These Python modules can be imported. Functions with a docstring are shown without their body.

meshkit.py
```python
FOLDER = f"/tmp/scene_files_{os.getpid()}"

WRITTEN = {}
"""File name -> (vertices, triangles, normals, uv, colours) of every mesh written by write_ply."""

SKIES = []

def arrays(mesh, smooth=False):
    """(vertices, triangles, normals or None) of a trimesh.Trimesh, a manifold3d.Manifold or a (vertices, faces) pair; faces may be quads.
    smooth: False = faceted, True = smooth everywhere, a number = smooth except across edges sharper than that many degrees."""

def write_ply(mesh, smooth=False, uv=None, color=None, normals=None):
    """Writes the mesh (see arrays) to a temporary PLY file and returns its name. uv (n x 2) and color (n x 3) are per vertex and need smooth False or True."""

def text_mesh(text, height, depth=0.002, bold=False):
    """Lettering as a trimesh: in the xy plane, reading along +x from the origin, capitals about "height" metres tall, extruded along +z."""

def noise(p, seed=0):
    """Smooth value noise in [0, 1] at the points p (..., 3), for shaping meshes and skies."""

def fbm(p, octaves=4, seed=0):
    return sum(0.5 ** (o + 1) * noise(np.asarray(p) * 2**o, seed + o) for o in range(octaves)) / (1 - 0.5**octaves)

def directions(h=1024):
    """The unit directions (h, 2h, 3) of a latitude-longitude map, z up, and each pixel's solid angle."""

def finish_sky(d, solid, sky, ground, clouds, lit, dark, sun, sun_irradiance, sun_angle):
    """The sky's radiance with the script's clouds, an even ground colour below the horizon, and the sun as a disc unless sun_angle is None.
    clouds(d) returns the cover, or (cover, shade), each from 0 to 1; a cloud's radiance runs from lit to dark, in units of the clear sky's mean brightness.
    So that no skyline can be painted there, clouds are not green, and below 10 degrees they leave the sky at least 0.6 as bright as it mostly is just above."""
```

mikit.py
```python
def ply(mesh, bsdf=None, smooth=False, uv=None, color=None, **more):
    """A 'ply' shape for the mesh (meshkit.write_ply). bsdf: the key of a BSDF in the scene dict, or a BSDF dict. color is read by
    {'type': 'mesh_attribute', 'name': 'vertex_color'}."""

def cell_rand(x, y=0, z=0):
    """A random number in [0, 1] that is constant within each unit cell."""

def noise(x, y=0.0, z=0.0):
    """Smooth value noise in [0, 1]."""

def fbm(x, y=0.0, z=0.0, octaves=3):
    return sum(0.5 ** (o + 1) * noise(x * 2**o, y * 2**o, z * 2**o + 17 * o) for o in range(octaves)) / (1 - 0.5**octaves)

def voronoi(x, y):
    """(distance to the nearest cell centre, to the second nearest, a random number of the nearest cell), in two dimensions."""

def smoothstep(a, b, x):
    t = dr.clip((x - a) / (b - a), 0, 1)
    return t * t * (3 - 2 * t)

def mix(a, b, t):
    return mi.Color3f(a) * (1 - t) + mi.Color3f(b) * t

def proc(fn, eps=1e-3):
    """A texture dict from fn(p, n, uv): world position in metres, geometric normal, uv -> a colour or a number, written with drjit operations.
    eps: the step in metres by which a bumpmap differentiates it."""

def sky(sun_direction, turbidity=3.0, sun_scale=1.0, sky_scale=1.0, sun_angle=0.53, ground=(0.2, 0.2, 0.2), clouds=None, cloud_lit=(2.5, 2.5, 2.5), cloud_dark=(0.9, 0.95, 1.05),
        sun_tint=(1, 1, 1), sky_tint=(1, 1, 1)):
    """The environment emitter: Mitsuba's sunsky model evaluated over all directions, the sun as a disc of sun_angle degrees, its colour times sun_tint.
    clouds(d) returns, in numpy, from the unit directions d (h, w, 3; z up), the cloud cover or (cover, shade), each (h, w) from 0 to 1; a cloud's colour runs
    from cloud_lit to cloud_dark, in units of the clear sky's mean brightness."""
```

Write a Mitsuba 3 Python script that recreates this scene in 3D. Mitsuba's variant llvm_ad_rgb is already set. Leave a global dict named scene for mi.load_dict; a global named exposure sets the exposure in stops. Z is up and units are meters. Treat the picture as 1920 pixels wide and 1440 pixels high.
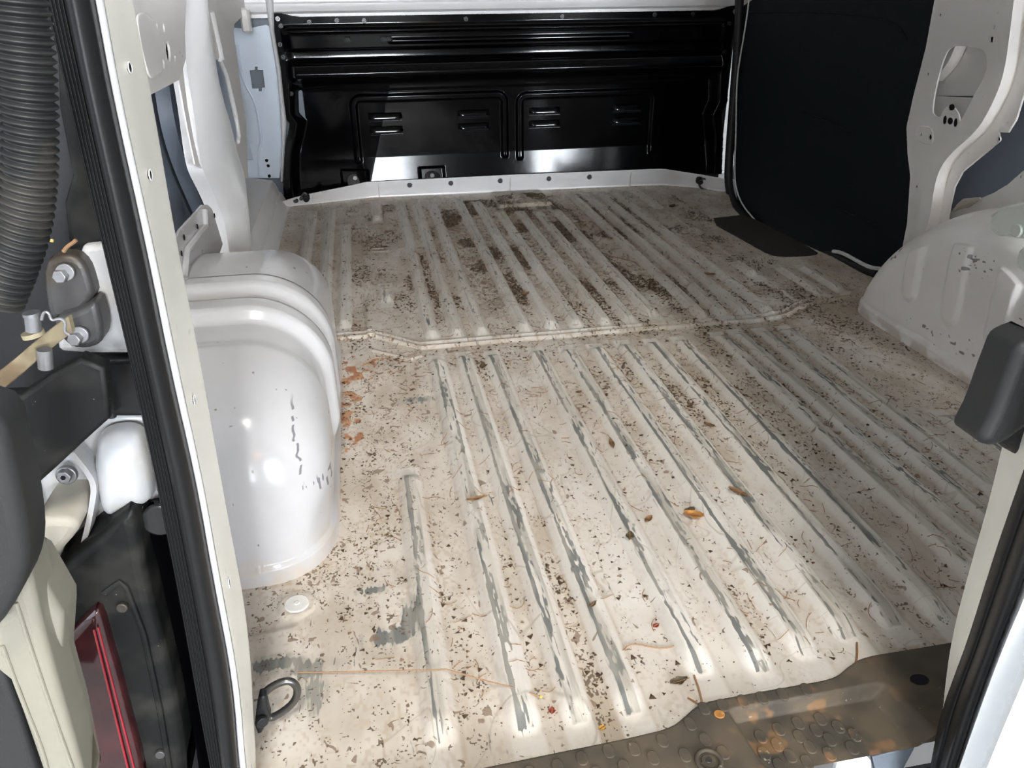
import math, random
import numpy as np, trimesh, mitsuba as mi, mikit, meshkit
import drjit as dr
from mikit import noise, fbm, smoothstep, mix, proc, voronoi
from shapely.geometry import Polygon, Point, LineString
import mapbox_earcut

T = mi.ScalarTransform4f
scene, labels = {'type': 'scene'}, {}
rng = np.random.default_rng(7)

# ------------------------------------------------------------------ camera, sky, lamps, exposure
FOC, CAMH = 1442.0, 0.73                       # focal length for 1920 px, camera height over the load floor
RW = np.array([[0.98239806, -0.09340918, 0.16176768],
               [-0.18658814, -0.4495078, 0.87357175],
               [-0.00888379, -0.88837912, -0.45902463]])   # rows: world axes in camera axes
EYE = np.array([0, 0, CAMH])
fwd, up = RW @ [0, 0, 1], RW @ [0, -1, 0]
scene['camera'] = {'type': 'perspective', 'fov': math.degrees(2 * math.atan(960 / FOC)), 'fov_axis': 'x',
                   'near_clip': 0.02, 'far_clip': 200.0,
                   'to_world': T().look_at(origin=EYE.tolist(), target=(EYE + fwd).tolist(), up=up.tolist())}
exposure = 0.5
SKY = 17.0
def overcast(d):
    n = meshkit.fbm(d * 3.0, 3, seed=4)
    return np.ones(d.shape[:2]), 0.25 + 0.5 * n
scene['sky'] = mikit.sky([0.3, -0.6, 0.7], turbidity=4.0, sun_scale=0.0, sky_scale=SKY, ground=(0.30, 0.295, 0.29),
                         clouds=overcast, cloud_lit=(0.96, 1.02, 1.10), cloud_dark=(0.80, 0.87, 0.96))
LAMP = (0.03, -1.25, 2.95)                        # unseen batten lamp behind the camera, placed to light the near floor
LAMP_W, LAMP_L, LAMP_E = 0.28, 1.1, 76.0
WIN = (-0.50, 0.60, 0.85, 2.05, -5.2)          # unseen lit window behind the camera, lights the far interior: x, x, z, z, y
WIN2 = (1.9, 3.0, 0.85, 2.05, -5.2)  # added fill window, brightens the left wall
WIN_E = 55.0
WARM = (0.95, -4.0, 2.45)  # unseen warm lamp, set for warm glints on the bulkhead
WARM_E = 60.0

# ------------------------------------------------------------------ materials
def rgb(c): return {'type': 'rgb', 'value': list(c)}
def pr(color, rough=0.4, spec=0.5, metallic=0.0, coat=0.0, coat_gloss=0.9, **k):
    d = {'type': 'principled', 'base_color': color if isinstance(color, dict) else rgb(color),
         'roughness': rough, 'metallic': metallic, 'clearcoat': coat, 'clearcoat_gloss': coat_gloss, **k}
    if metallic == 0: d['specular'] = spec
    return {'type': 'twosided', 'bsdf': d}

def floor_col(p, n, uv):
    x, y, D, W = p.x, p.y, uv.x, uv.y
    c = mix((.64, .61, .56), (.50, .44, .37), dr.clip(smoothstep(.2, .8, fbm(x * 7, y * 5, 1.7, 3)) * .45 + 1.5 * D, 0, 1))
    film = smoothstep(.38, .72, fbm(x * 22, y * 13, 5.1, 4)) * dr.clip(.12 + 1.15 * D, 0, .95)
    c = mix(c, (.33, .265, .20), film * .80)
    # grubby fine mottling
    mot = smoothstep(.52, .78, noise(x * 260, y * 200, 2.0) * .55 + fbm(x * 60, y * 45, 8.0, 2) * .45)
    c = mix(c, (.40, .32, .24), mot * dr.clip(.10 + 1.2 * D, 0, .8))
    # hair-thin scratches
    q = noise(x * 26 + 6 * noise(x * 7, y * 7, 3.3), y * 9, 4.4)
    sc = (1 - smoothstep(.0, .012, dr.abs(q - .5))) * smoothstep(.45, .6, noise(x * 9, y * 9, 6.6))
    c = mix(c, (.33, .28, .22), sc * .55)
    q2 = noise(x * 8 + 3 * noise(x * 11, y * 5, 9.3), y * 22, 14.4)
    sc2 = (1 - smoothstep(.0, .008, dr.abs(q2 - .46))) * smoothstep(.5, .62, noise(x * 8, y * 8, 16.6))
    c = mix(c, (.38, .33, .28), sc2 * .5)
    c = mix(c, mix((.46, .425, .365), (.33, .30, .25), smoothstep(.3, .7, fbm(x * 150, y * 11, 4.0, 3))), smoothstep(.04, .28, W) * smoothstep(.30, .58, fbm(x * 40, y * 9, 12.0, 3)) * .85)
    # paint worn through to grey primer
    wn = fbm(x * 120, y * 14, 7.7, 3) * .7 + noise(x * 420, y * 90, 2.2) * .3
    w = smoothstep(.60, .68, wn * .95 + W * .50 - .07)
    c = mix(c, mix((.12, .124, .117), (.24, .225, .195), smoothstep(.35, .7, fbm(x * 90, y * 16, 3.0, 2))), w * .92)
    # rust by the left wheel arch
    rz = dr.exp(-dr.square((x + .075) / .03)) * smoothstep(1.15, 1.3, y) * (1 - smoothstep(1.5, 1.62, y)) + dr.exp(-dr.square((x + .03) / .05)) * smoothstep(1.44, 1.5, y) * (1 - smoothstep(1.56, 1.62, y))
    ru = smoothstep(.60, .70, fbm(x * 75, y * 60, 11.0, 4) * .80 + rz * .22)* smoothstep(.05,.2,rz)
    c = mix(c, mix((.40, .19, .08), (.30, .10, .03), smoothstep(.4, .6, noise(x * 90, y * 90, 3.0))), ru * .85)
    # dark specks
    s1 = noise(x * 460, y * 400, 1.0) * .6 + noise(x * 120, y * 100, 5.0) * .4
    c = mix(c, (.10, .065, .04), smoothstep(.85, .89, s1 + .225 * D + .008) * .85)
    s2 = noise(x * 210 + 9 * noise(x * 60, y * 60, 1.5), y * 150 + 9 * noise(x * 50, y * 50, 7.5), 21.0) * .62 + noise(x * 75, y * 65, 25.0) * .38
    c = mix(c, (.17, .11, .07), smoothstep(.855, .89, s2 + .16 * D) * .75)
    return c

def speck_paint(base, dirt, amt=.5, scale=1.0):
    def fn(p, n, uv):
        c = mix(base, tuple(b * .9 for b in base), smoothstep(.4, .7, fbm(p.x * 5, p.y * 5, p.z * 5, 2)))
        s = noise(p.x * 170 * scale, p.y * 170 * scale, p.z * 110 * scale) * .62 + noise(p.x * 42, p.y * 42, p.z * 42) * .38
        c = mix(c, dirt, smoothstep(.83, .87, s) * amt)
        low = (1 - smoothstep(.0, .07, p.z)) * smoothstep(.35, .7, fbm(p.x * 30, p.y * 30, p.z * 30, 3))
        return mix(c, (.42, .35, .27), low * .6)
    return fn

def shaded_arch_paint(p, n, uv):
    c = speck_paint((.42, .412, .412), (.16, .11, .09), .8)(p, n, uv)  # base darkened from the body's white to hold the missing shade
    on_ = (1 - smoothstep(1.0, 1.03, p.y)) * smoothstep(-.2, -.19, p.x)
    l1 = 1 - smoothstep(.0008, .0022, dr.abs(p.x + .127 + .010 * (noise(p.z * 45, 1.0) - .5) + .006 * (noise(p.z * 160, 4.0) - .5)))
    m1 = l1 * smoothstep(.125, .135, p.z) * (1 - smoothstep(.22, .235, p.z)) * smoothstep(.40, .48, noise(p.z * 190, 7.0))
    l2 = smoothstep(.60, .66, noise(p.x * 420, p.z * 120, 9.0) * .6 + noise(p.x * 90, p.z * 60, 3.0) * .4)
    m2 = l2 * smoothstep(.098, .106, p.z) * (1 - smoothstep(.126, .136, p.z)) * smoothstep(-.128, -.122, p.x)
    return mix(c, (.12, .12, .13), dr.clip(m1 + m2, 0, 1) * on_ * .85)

def scuffed(base):
    def fn(p, n, uv):
        c = mix(base, tuple(b * .92 for b in base), smoothstep(.35, .7, fbm(p.x * 6, p.y * 6, p.z * 6, 2)))
        s = fbm(p.x * 20, p.y * 90, p.z * 120, 2) * .55 + noise(p.x * 6, p.y * 17, p.z * 17) * .45
        c = mix(c, (.13, .11, .12), smoothstep(.76, .78, s) * .8)
        low = (1 - smoothstep(.0, .05, p.z)) * smoothstep(.35, .6, fbm(p.x * 30, p.y * 25, p.z * 30, 3))
        return mix(c, (.40, .32, .24), low * .6)
    return fn

def dirty_plastic(p, n, uv):
    c = mix((.052, .045, .036), (.092, .073, .052), smoothstep(.3, .7, fbm(p.x * 30, p.y * 30, p.z * 30, 3)))
    rst = smoothstep(.56, .68, fbm(p.x * 42, p.y * 42, p.z * 42 + 9, 3)) * smoothstep(.30, .36, p.x) * (1 - smoothstep(.5, .56, p.x))
    c = mix(c, (.21, .115, .055), rst * .6)
    c = mix(c, (.30, .27, .2), smoothstep(.83, .86, noise(p.x * 420, p.y * 420, p.z * 420) * .7 + noise(p.x * 60, p.y * 60, 3) * .3) * .5)
    return c

def dusty_black(p, n, uv):
    c = mix((.006, .0062, .0062), (.020, .0195, .0175), smoothstep(.42, .75, fbm(p.x * 35, p.y * 35, p.z * 35, 3)))
    return mix(c, (.25, .23, .2), smoothstep(.86, .89, noise(p.x * 500, p.y * 500, p.z * 500) * .7 + noise(p.x * 50, p.y * 50, p.z * 50) * .3) * .6)

def gaiter_col(p, n, uv):
    return mix((.012, .0125, .013), (.045, .041, .034), smoothstep(.4, .7, fbm(p.x * 40, p.y * 40, p.z * 25, 3)) * (1 - smoothstep(.45, .65, p.z) * .5))

def hinge_metal(p, n, uv):
    c = mix((.045, .045, .048), (.075, .072, .072), fbm(p.x * 30, p.y * 30, p.z * 30, 3))
    b = smoothstep(.4, .7, fbm(p.x * 22, p.y * 22, p.z * 22 + 4, 3))
    return mix(c, (.05, .035, .018), b * .7)

def arm_col(p, n, uv):
    return mix((.30, .25, .16), (.14, .10, .06), smoothstep(.4, .7, fbm(p.x * 60, p.y * 60, p.z * 60, 3)))

def grimy_white(p, n, uv):
    c = mix((.40, .41, .42), (.35, .35, .345), fbm(p.x * 12, p.y * 12, p.z * 12, 2))
    d = smoothstep(.5, .72, fbm(p.x * 40, p.y * 40, p.z * 40, 3) * .8 + .12)
    return mix(c, (.42, .37, .30), d * .35)

def lamp_lens(p, n, uv):
    return mix((.040, .008, .009), (.022, .004, .005), smoothstep(.3, .7, fbm(p.x * 40, p.y * 40, p.z * 40, 2)))

def leaf_col(a, b):
    def fn(p, n, uv): return mix(a, b, smoothstep(.3, .7, fbm(p.x * 160, p.y * 160, 2, 2)))
    return fn

MATS = {
    'floor_paint': pr(proc(floor_col), .5, .28),
    'paint_white': pr((.85, .845, .84), .28, .5, coat=.5),
    'paint_arch_shaded': pr(proc(shaded_arch_paint), .16, .3, coat=.0),  # left arch: same white paint, shade put into its colour
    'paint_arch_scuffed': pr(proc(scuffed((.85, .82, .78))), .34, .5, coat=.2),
    'paint_panel': pr(proc(speck_paint((.81, .785, .75), (.2, .16, .13), .3)), .3, .5, coat=.4),
    'paint_post': pr((.87, .865, .86), .22, .5, coat=.7),
    'paint_beige': pr(proc(speck_paint((.84, .82, .73), (.4, .37, .3), .25)), .36, .5, coat=.2),
    'paint_edge': pr((.82, .82, .82), .25, .5, coat=.5),
    'paint_sealer': pr((.62, .60, .57), .45, .4),
    'skin_blue': pr((.17, .195, .23), .42, .4),
    'brace_blue': pr((.10, .115, .14), .4, .4),
    'panel_bluelit': pr((.68, .76, .86), .34, .5, coat=.3),  # pale paint with the cool daylight tint put into the colour
    'black_gloss': pr((.0015, .0015, .002), .10, .26, coat=.0),
    'black_edge': pr((.012, .012, .013), .25, .5),
    'lining_black': pr((.005, .0092, .0112), .75, .2),
    'rubber': pr((.009, .009, .0095), .42, .3),
    'rubber_dark': pr((.014, .0145, .016), .5, .4),
    'mat_brown': pr((.032, .028, .024), .7, .3),
    'gaiter': pr(proc(gaiter_col), .5, .4),
    'plastic_dirty': pr(proc(dirty_plastic), .6, .15),
    'plastic_black': pr(proc(dusty_black), .5, .2),
    'plastic_grey': pr((.020, .0205, .021), .5, .4),
    'shaded_cavity': pr((.004, .0045, .006), .5, .4),  # near-black base paints in the shade of hollows and gaps
    'hinge_metal': pr(proc(hinge_metal), .45, .4, metallic=.4),
    'arm_brown': pr(proc(arm_col), .5, .4),
    'bolt_steel': pr((.27, .27, .275), .4, metallic=.7),
    'steel_dark': pr((.13, .125, .12), .3, metallic=.85),
    'body_grimy': pr(proc(grimy_white), .3, .5, coat=.3),
    'cream': pr((.22, .207, .165), .38, .4, coat=.2),  # cream darkened in place of shade cast from behind the camera
    'cream_dirty': pr(proc(speck_paint((.36, .335, .28), (.25, .21, .16), .5)), .5, .4),
    'door_white': pr((.80, .825, .84), .25, .5, coat=.6),
    'lens_red': pr(proc(lamp_lens), .08, .6, coat=1.0),
    'lens_bright': pr((.22, .006, .014), .15, .6, coat=1.0),
    'piping': pr((.62, .62, .60), .5, .4),
    'hole_dark': pr((.006, .006, .008), .7, .2),
    'plug_grey': pr((.60, .585, .545), .45, .4),
    'bracket_clear': pr((.74, .79, .72), .18, .6, coat=.9),
    'crumb_a': pr((.055, .035, .022), .9, .2), 'crumb_b': pr((.14, .085, .05), .9, .2),
    'twig': pr((.24, .125, .06), .8, .2), 'straw': pr((.27, .155, .08), .6, .3),
    'leaf_brown': pr(proc(leaf_col((.12, .07, .035), (.2, .12, .06))), .7, .2),
    'leaf_orange': pr(proc(leaf_col((.50, .24, .06), (.30, .13, .04))), .6, .3),
    'leaf_dark': pr(proc(leaf_col((.055, .045, .03), (.10, .075, .045))), .7, .2),
    'leaf_red': pr((.22, .035, .025), .6, .3), 'leaf_green': pr((.09, .13, .05), .6, .3), 'leaf_yellow': pr((.62, .36, .06), .6, .3),
    'tape_yellow': pr((.62, .42, .14), .6, .3),
    'concrete': pr((.34, .335, .33), .85, .2),
    'lamp_body': pr((.6, .6, .59), .4, .4),
}
scene.update(MATS)

# ------------------------------------------------------------------ helpers
def ray(px, py):
    return RW @ np.array([(px - 960) / FOC, (py - 720) / FOC, 1.0])
def on(axis, value, px, py):                   # the point of a real plane (axis = value, metres) seen at a photo pixel
    r = ray(px, py)
    return EYE + r * ((value - EYE[axis]) / r[axis])
def onx(v, pts): return np.array([on(0, v, *p) for p in pts])
def ony(v, pts): return np.array([on(1, v, *p) for p in pts])
def onz(v, pts): return np.array([on(2, v, *p) for p in pts])

def key_for(name):
    if name not in scene and name not in labels: return name
    k = 1
    while f'{name}_{k:03d}' in scene or f'{name}_{k:03d}' in labels: k += 1
    return f'{name}_{k:03d}'
def tag(key, label=None, cat=None, group=None, kind=None):
    d = {}
    if label: d['label'] = label
    if cat: d['category'] = cat
    if group: d['group'] = group
    if kind: d['kind'] = kind
    labels[key] = {**labels.get(key, {}), **d}
def thing(name, label, cat, group=None, kind=None):
    k = key_for(name); tag(k, label, cat, group, kind); return k
def add(name, mesh, m, parent=None, smooth=35, label=None, cat=None, group=None, kind=None, key=None, **more):
    k = key or key_for(f'{parent}__{name}' if parent else name)
    scene[k] = mesh if isinstance(mesh, dict) else mikit.ply(mesh, m, smooth=smooth, **more)
    if label or cat or group or kind: tag(k, label, cat, group, kind)
    return k

def chaikin(p, n=2, closed=True):
    p = np.asarray(p, float)
    for _ in range(n):
        q = np.roll(p, -1, 0) if closed else p[1:]
        a = p if closed else p[:-1]
        s = np.empty((2 * len(a), p.shape[1]))
        s[0::2], s[1::2] = .75 * a + .25 * q, .25 * a + .75 * q
        p = s if closed else np.vstack([p[:1], s, p[-1:]])
    return p
def resample(p, n):
    p = np.asarray(p, float)
    d = np.r_[0, np.cumsum(np.linalg.norm(np.diff(p, axis=0), axis=1))]
    t = np.linspace(0, d[-1], n)
    return np.stack([np.interp(t, d, p[:, k]) for k in range(p.shape[1])], 1)
def grid_faces(nu, nv, cu=False, cv=False):
    u, v = np.meshgrid(np.arange(nu if cu else nu - 1), np.arange(nv if cv else nv - 1), indexing='ij')
    i = lambda a, b: (a % nu) * nv + b % nv
    a, b, c, d = i(u, v).ravel(), i(u + 1, v).ravel(), i(u + 1, v + 1).ravel(), i(u, v + 1).ravel()
    return np.vstack([np.stack([a, b, c], 1), np.stack([a, c, d], 1)])
def TM(v, f):
    return trimesh.Trimesh(np.asarray(v, float), np.asarray(f, int), process=False)
def join(ms): return trimesh.util.concatenate([m for m in ms if m is not None])
def outward(m):
    m = trimesh.Trimesh(m.vertices, m.faces, process=True)
    try:
        if m.is_watertight and m.volume < 0: m.invert()
    except Exception: pass
    return m

def slab(outline, t, bevel=0.0, holes=(), steps=3):
    """Closed prism of a 2-D outline, z from 0 (bevelled face) to -t."""
    P = Polygon(np.asarray(outline))
    ring = np.asarray(P.exterior.coords)[:-1]
    if not P.exterior.is_ccw: ring = ring[::-1]
    n = len(ring)
    e = np.roll(ring, -1, 0) - ring
    e /= np.linalg.norm(e, axis=1, keepdims=True) + 1e-12
    nrm = np.stack([e[:, 1], -e[:, 0]], 1)
    nv = nrm + np.roll(nrm, 1, 0)
    nv /= np.maximum((nv * nv).sum(1, keepdims=True) / 2, .35)
    rings = []
    if bevel > 0:
        for k in range(steps + 1):
            a = k / steps * math.pi / 2
            rings.append((ring - nv * bevel * (1 - math.sin(a)), -bevel * (1 - math.cos(a))))
    else: rings.append((ring, 0.0))
    rings.append((ring, -t))
    V = np.vstack([np.c_[r, np.full(n, z)] for r, z in rings])
    F = [grid_faces(len(rings), n, False, True)]
    F[0] = F[0][:, ::-1]
    hs = []
    for h in holes:
        h = np.asarray(h, float)
        if Polygon(h).exterior.is_ccw: h = h[::-1]
        hs.append(h)
    def cap(r, z, flip):
        nonlocal V
        allp = np.vstack([r] + hs); ends = np.cumsum([len(r)] + [len(h) for h in hs]).astype(np.uint32)
        f = mapbox_earcut.triangulate_float64(allp, ends).reshape(-1, 3).astype(int)
        if len(f):
            q = allp[f[0]]
            area = np.cross(np.r_[q[1] - q[0], 0], np.r_[q[2] - q[0], 0])[2]
            if (area < 0) != flip: f = f[:, ::-1]
        F.append(f + len(V)); V = np.vstack([V, np.c_[allp, np.full(len(allp), z)]])
    cap(rings[0][0], 0.0, False); cap(ring, -t, True)
    for h in hs:
        b = len(V); V = np.vstack([V, np.c_[h, np.zeros(len(h))], np.c_[h, np.full(len(h), -t)]])
        F.append(grid_faces(2, len(h), False, True)[:, ::-1] + b)
    return TM(V, np.vstack(F))
def place(mesh, o, ax, ay, az):
    M = np.eye(4); M[:3, 0], M[:3, 1], M[:3, 2], M[:3, 3] = ax, ay, az, o
    m = mesh.copy(); m.apply_transform(M); return m
def plate_x(x, px, t=.002, bevel=0, holes=(), smooth=0, side=1, warp=None):
    """A plate in the plane x; side +1 looks towards +x (left wall), -1 towards -x (right wall)."""
    q = onx(x, px)[:, 1:]; q = chaikin(q, smooth) if smooth else q
    hs = [(chaikin(onx(x, h)[:, 1:], 2) if len(h) > 2 else h) for h in holes]
    if side > 0: return place(slab(q, t, bevel, hs), (x, 0, 0), (0, 1, 0), (0, 0, 1), (1, 0, 0))
    f = lambda a: np.asarray(a) * [-1, 1]
    return place(slab(f(q), t, bevel, [f(h) for h in hs]), (x, 0, 0), (0, -1, 0), (0, 0, 1), (-1, 0, 0))
def plate_y(y, px, t=.01, bevel=.002, holes=(), smooth=0):
    """A plate whose bevelled face at y looks back at the rear opening (towards -y)."""
    q = ony(y, px)[:, [0, 2]]; q = chaikin(q, smooth) if smooth else q
    hs = [chaikin(ony(y, h)[:, [0, 2]], 2) for h in holes]
    return place(slab(q, t, bevel, hs), (0, y, 0), (1, 0, 0), (0, 0, 1), (0, -1, 0))
def plate_z(z, pts, t=.01, bevel=.002, holes=(), smooth=0):
    q = np.asarray(pts, float); q = chaikin(q, smooth) if smooth else q
    return place(slab(q, t, bevel, holes), (0, 0, z), (1, 0, 0), (0, 1, 0), (0, 0, 1))
def disc(c, r, axis, t=.003, n=20, bevel=.001, squash=1.0):
    a = np.arange(n) / n * 2 * math.pi
    m = slab(np.c_[r * np.cos(a), r * squash * np.sin(a)], t, min(bevel, r * .4))
    z = np.asarray(axis, float); z /= np.linalg.norm(z)
    x = np.cross([0, 0, 1.0], z) if abs(z[2]) < .9 else np.array([1.0, 0, 0])
    x /= np.linalg.norm(x)
    return place(m, np.asarray(c, float) + z * t, x, np.cross(z, x), z)
def hexnut(c, r, axis, t): return disc(c, r, axis, t, 6, r * .15)
def tube(path, r, n=12, closed=False, caps=True):
    p = np.asarray(path, float); m = len(p)
    r = np.broadcast_to(np.asarray(r, float), (m,))
    d = (np.roll(p, -1, 0) - np.roll(p, 1, 0)) if closed else np.gradient(p, axis=0)
    d /= np.linalg.norm(d, axis=1, keepdims=True) + 1e-12
    u = np.cross(d[0], [0.31, 0.2, 0.93]); u /= np.linalg.norm(u)
    a = np.arange(n) / n * 2 * math.pi
    V = []
    for i in range(m):
        u = u - d[i] * (u @ d[i]); u /= np.linalg.norm(u)
        w = np.cross(d[i], u)
        V.append(p[i] + r[i] * (np.cos(a)[:, None] * u + np.sin(a)[:, None] * w))
    V = np.vstack(V); F = grid_faces(m, n, closed, True)[:, ::-1]
    if caps and not closed:
        V = np.vstack([V, p[:1], p[-1:]]); k = m * n; i = np.arange(n); j = (i + 1) % n
        F = np.vstack([F, np.stack([j, i, np.full(n, k)], 1), np.stack([i + k - n, j + k - n, np.full(n, k + 1)], 1)])
    return TM(V, F[:, ::-1])
def loft(curves, closed=True, caps=True):
    """Skin through polylines of equal length (rows); closed joins last to first."""
    C = np.asarray(curves, float); nc, n = C.shape[:2]
    V = C.reshape(-1, 3); F = grid_faces(nc, n, closed, False)
    if closed and caps:
        b = len(V); V = np.vstack([V, C[:, 0].mean(0), C[:, -1].mean(0)]); i = np.arange(nc); j = (i + 1) % nc
        F = np.vstack([F, np.stack([i * n, j * n, np.full(nc, b)], 1), np.stack([j * n + n - 1, i * n + n - 1, np.full(nc, b + 1)], 1)])
    return outward(TM(V, F))
def box(c, s, bevel=.002):
    h = np.asarray(s, float) / 2; b = min(bevel, h.min() * .9); P = []
    for sx in (-1, 1):
        for sy in (-1, 1):
            for sz in (-1, 1):
                q = np.array([sx, sy, sz])
                for k in range(3):
                    e = h - b; e[k] = h[k]; P.append(q * e)
    m = trimesh.convex.convex_hull(np.array(P)); m.apply_translation(c); return m
def ellipse(cx, cy, rx, ry, n=16, rot=0.0):
    a = np.arange(n) / n * 2 * math.pi; c, s = math.cos(rot), math.sin(rot)
    x, y = rx * np.cos(a), ry * np.sin(a)
    return np.c_[cx + c * x - s * y, cy + s * x + c * y]
def sst(a, b, x):
    t = np.clip((x - a) / (b - a), 0, 1); return t * t * (3 - 2 * t)

XC = .532                                       # middle of the van

# ------------------------------------------------------------------ load floor: one pressed sheet, each rib its own part
RIBS = [  # x, y0, y1
    (.118, 1.626, 2.955), (.177, 1.620, 2.944), (.235, 1.618, 2.944), (.338, 1.620, 2.934), (.405, 1.624, 2.88), (.465, 1.618, 2.717),
    (.536, 1.615, 2.705), (.599, 1.618, 2.688), (.666, 1.648, 2.685), (.781, 1.613, 2.93), (.836, 1.613, 2.918), (.893, 1.608, 2.92), (.953, 1.608, 2.924),
    (-.084, 1.735, 2.66), (-.138, 1.76, 2.88), (-.203, 1.80, 2.87), (1.145, 1.705, 1.95), (1.210, 1.707, 1.936),
    (.025, 1.885, 2.03), (.027, 2.69, 2.966), (1.040, 1.866, 2.0), (1.043, 2.66, 2.90),
    (.117, .30, 1.541), (.177, .30, 1.546), (.239, .30, 1.540), (.340, .30, 1.540), (.410, .30, 1.533), (.476, .30, 1.531), (.543, .30, 1.534), (.610, .30, 1.532),
    (.678, .30, 1.531), (.776, .30, 1.539), (.826, .30, 1.541), (.885, .30, 1.538), (.946, .30, 1.538), (.025, .30, 1.10), (1.031, .30, 1.10)]
REAR_END = {.117: .553, .177: .548, .239: .548, .340: .592, .410: .578, .476: .592, .543: .606, .610: .615, .678: .61, .776: .61, .826: .61, .885: .61, .946: .61, .025: .555, 1.031: .61}
RIBS = [(x, REAR_END.get(x, y0) if y0 < .5 else y0, y1) for x, y0, y1 in RIBS]
RH = .0125
SEAM = np.array([(-.34, 1.694), (-.10, 1.694), (-.017, 1.692), (.02, 1.66), (.088, 1.600), (.30, 1.599), (.6, 1.598), (.934, 1.597), (.985, 1.607), (1.046, 1.648), (1.10, 1.672), (1.268, 1.700), (1.45, 1.705)])
def seam_y(x): return np.interp(x, SEAM[:, 0], SEAM[:, 1])

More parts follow.
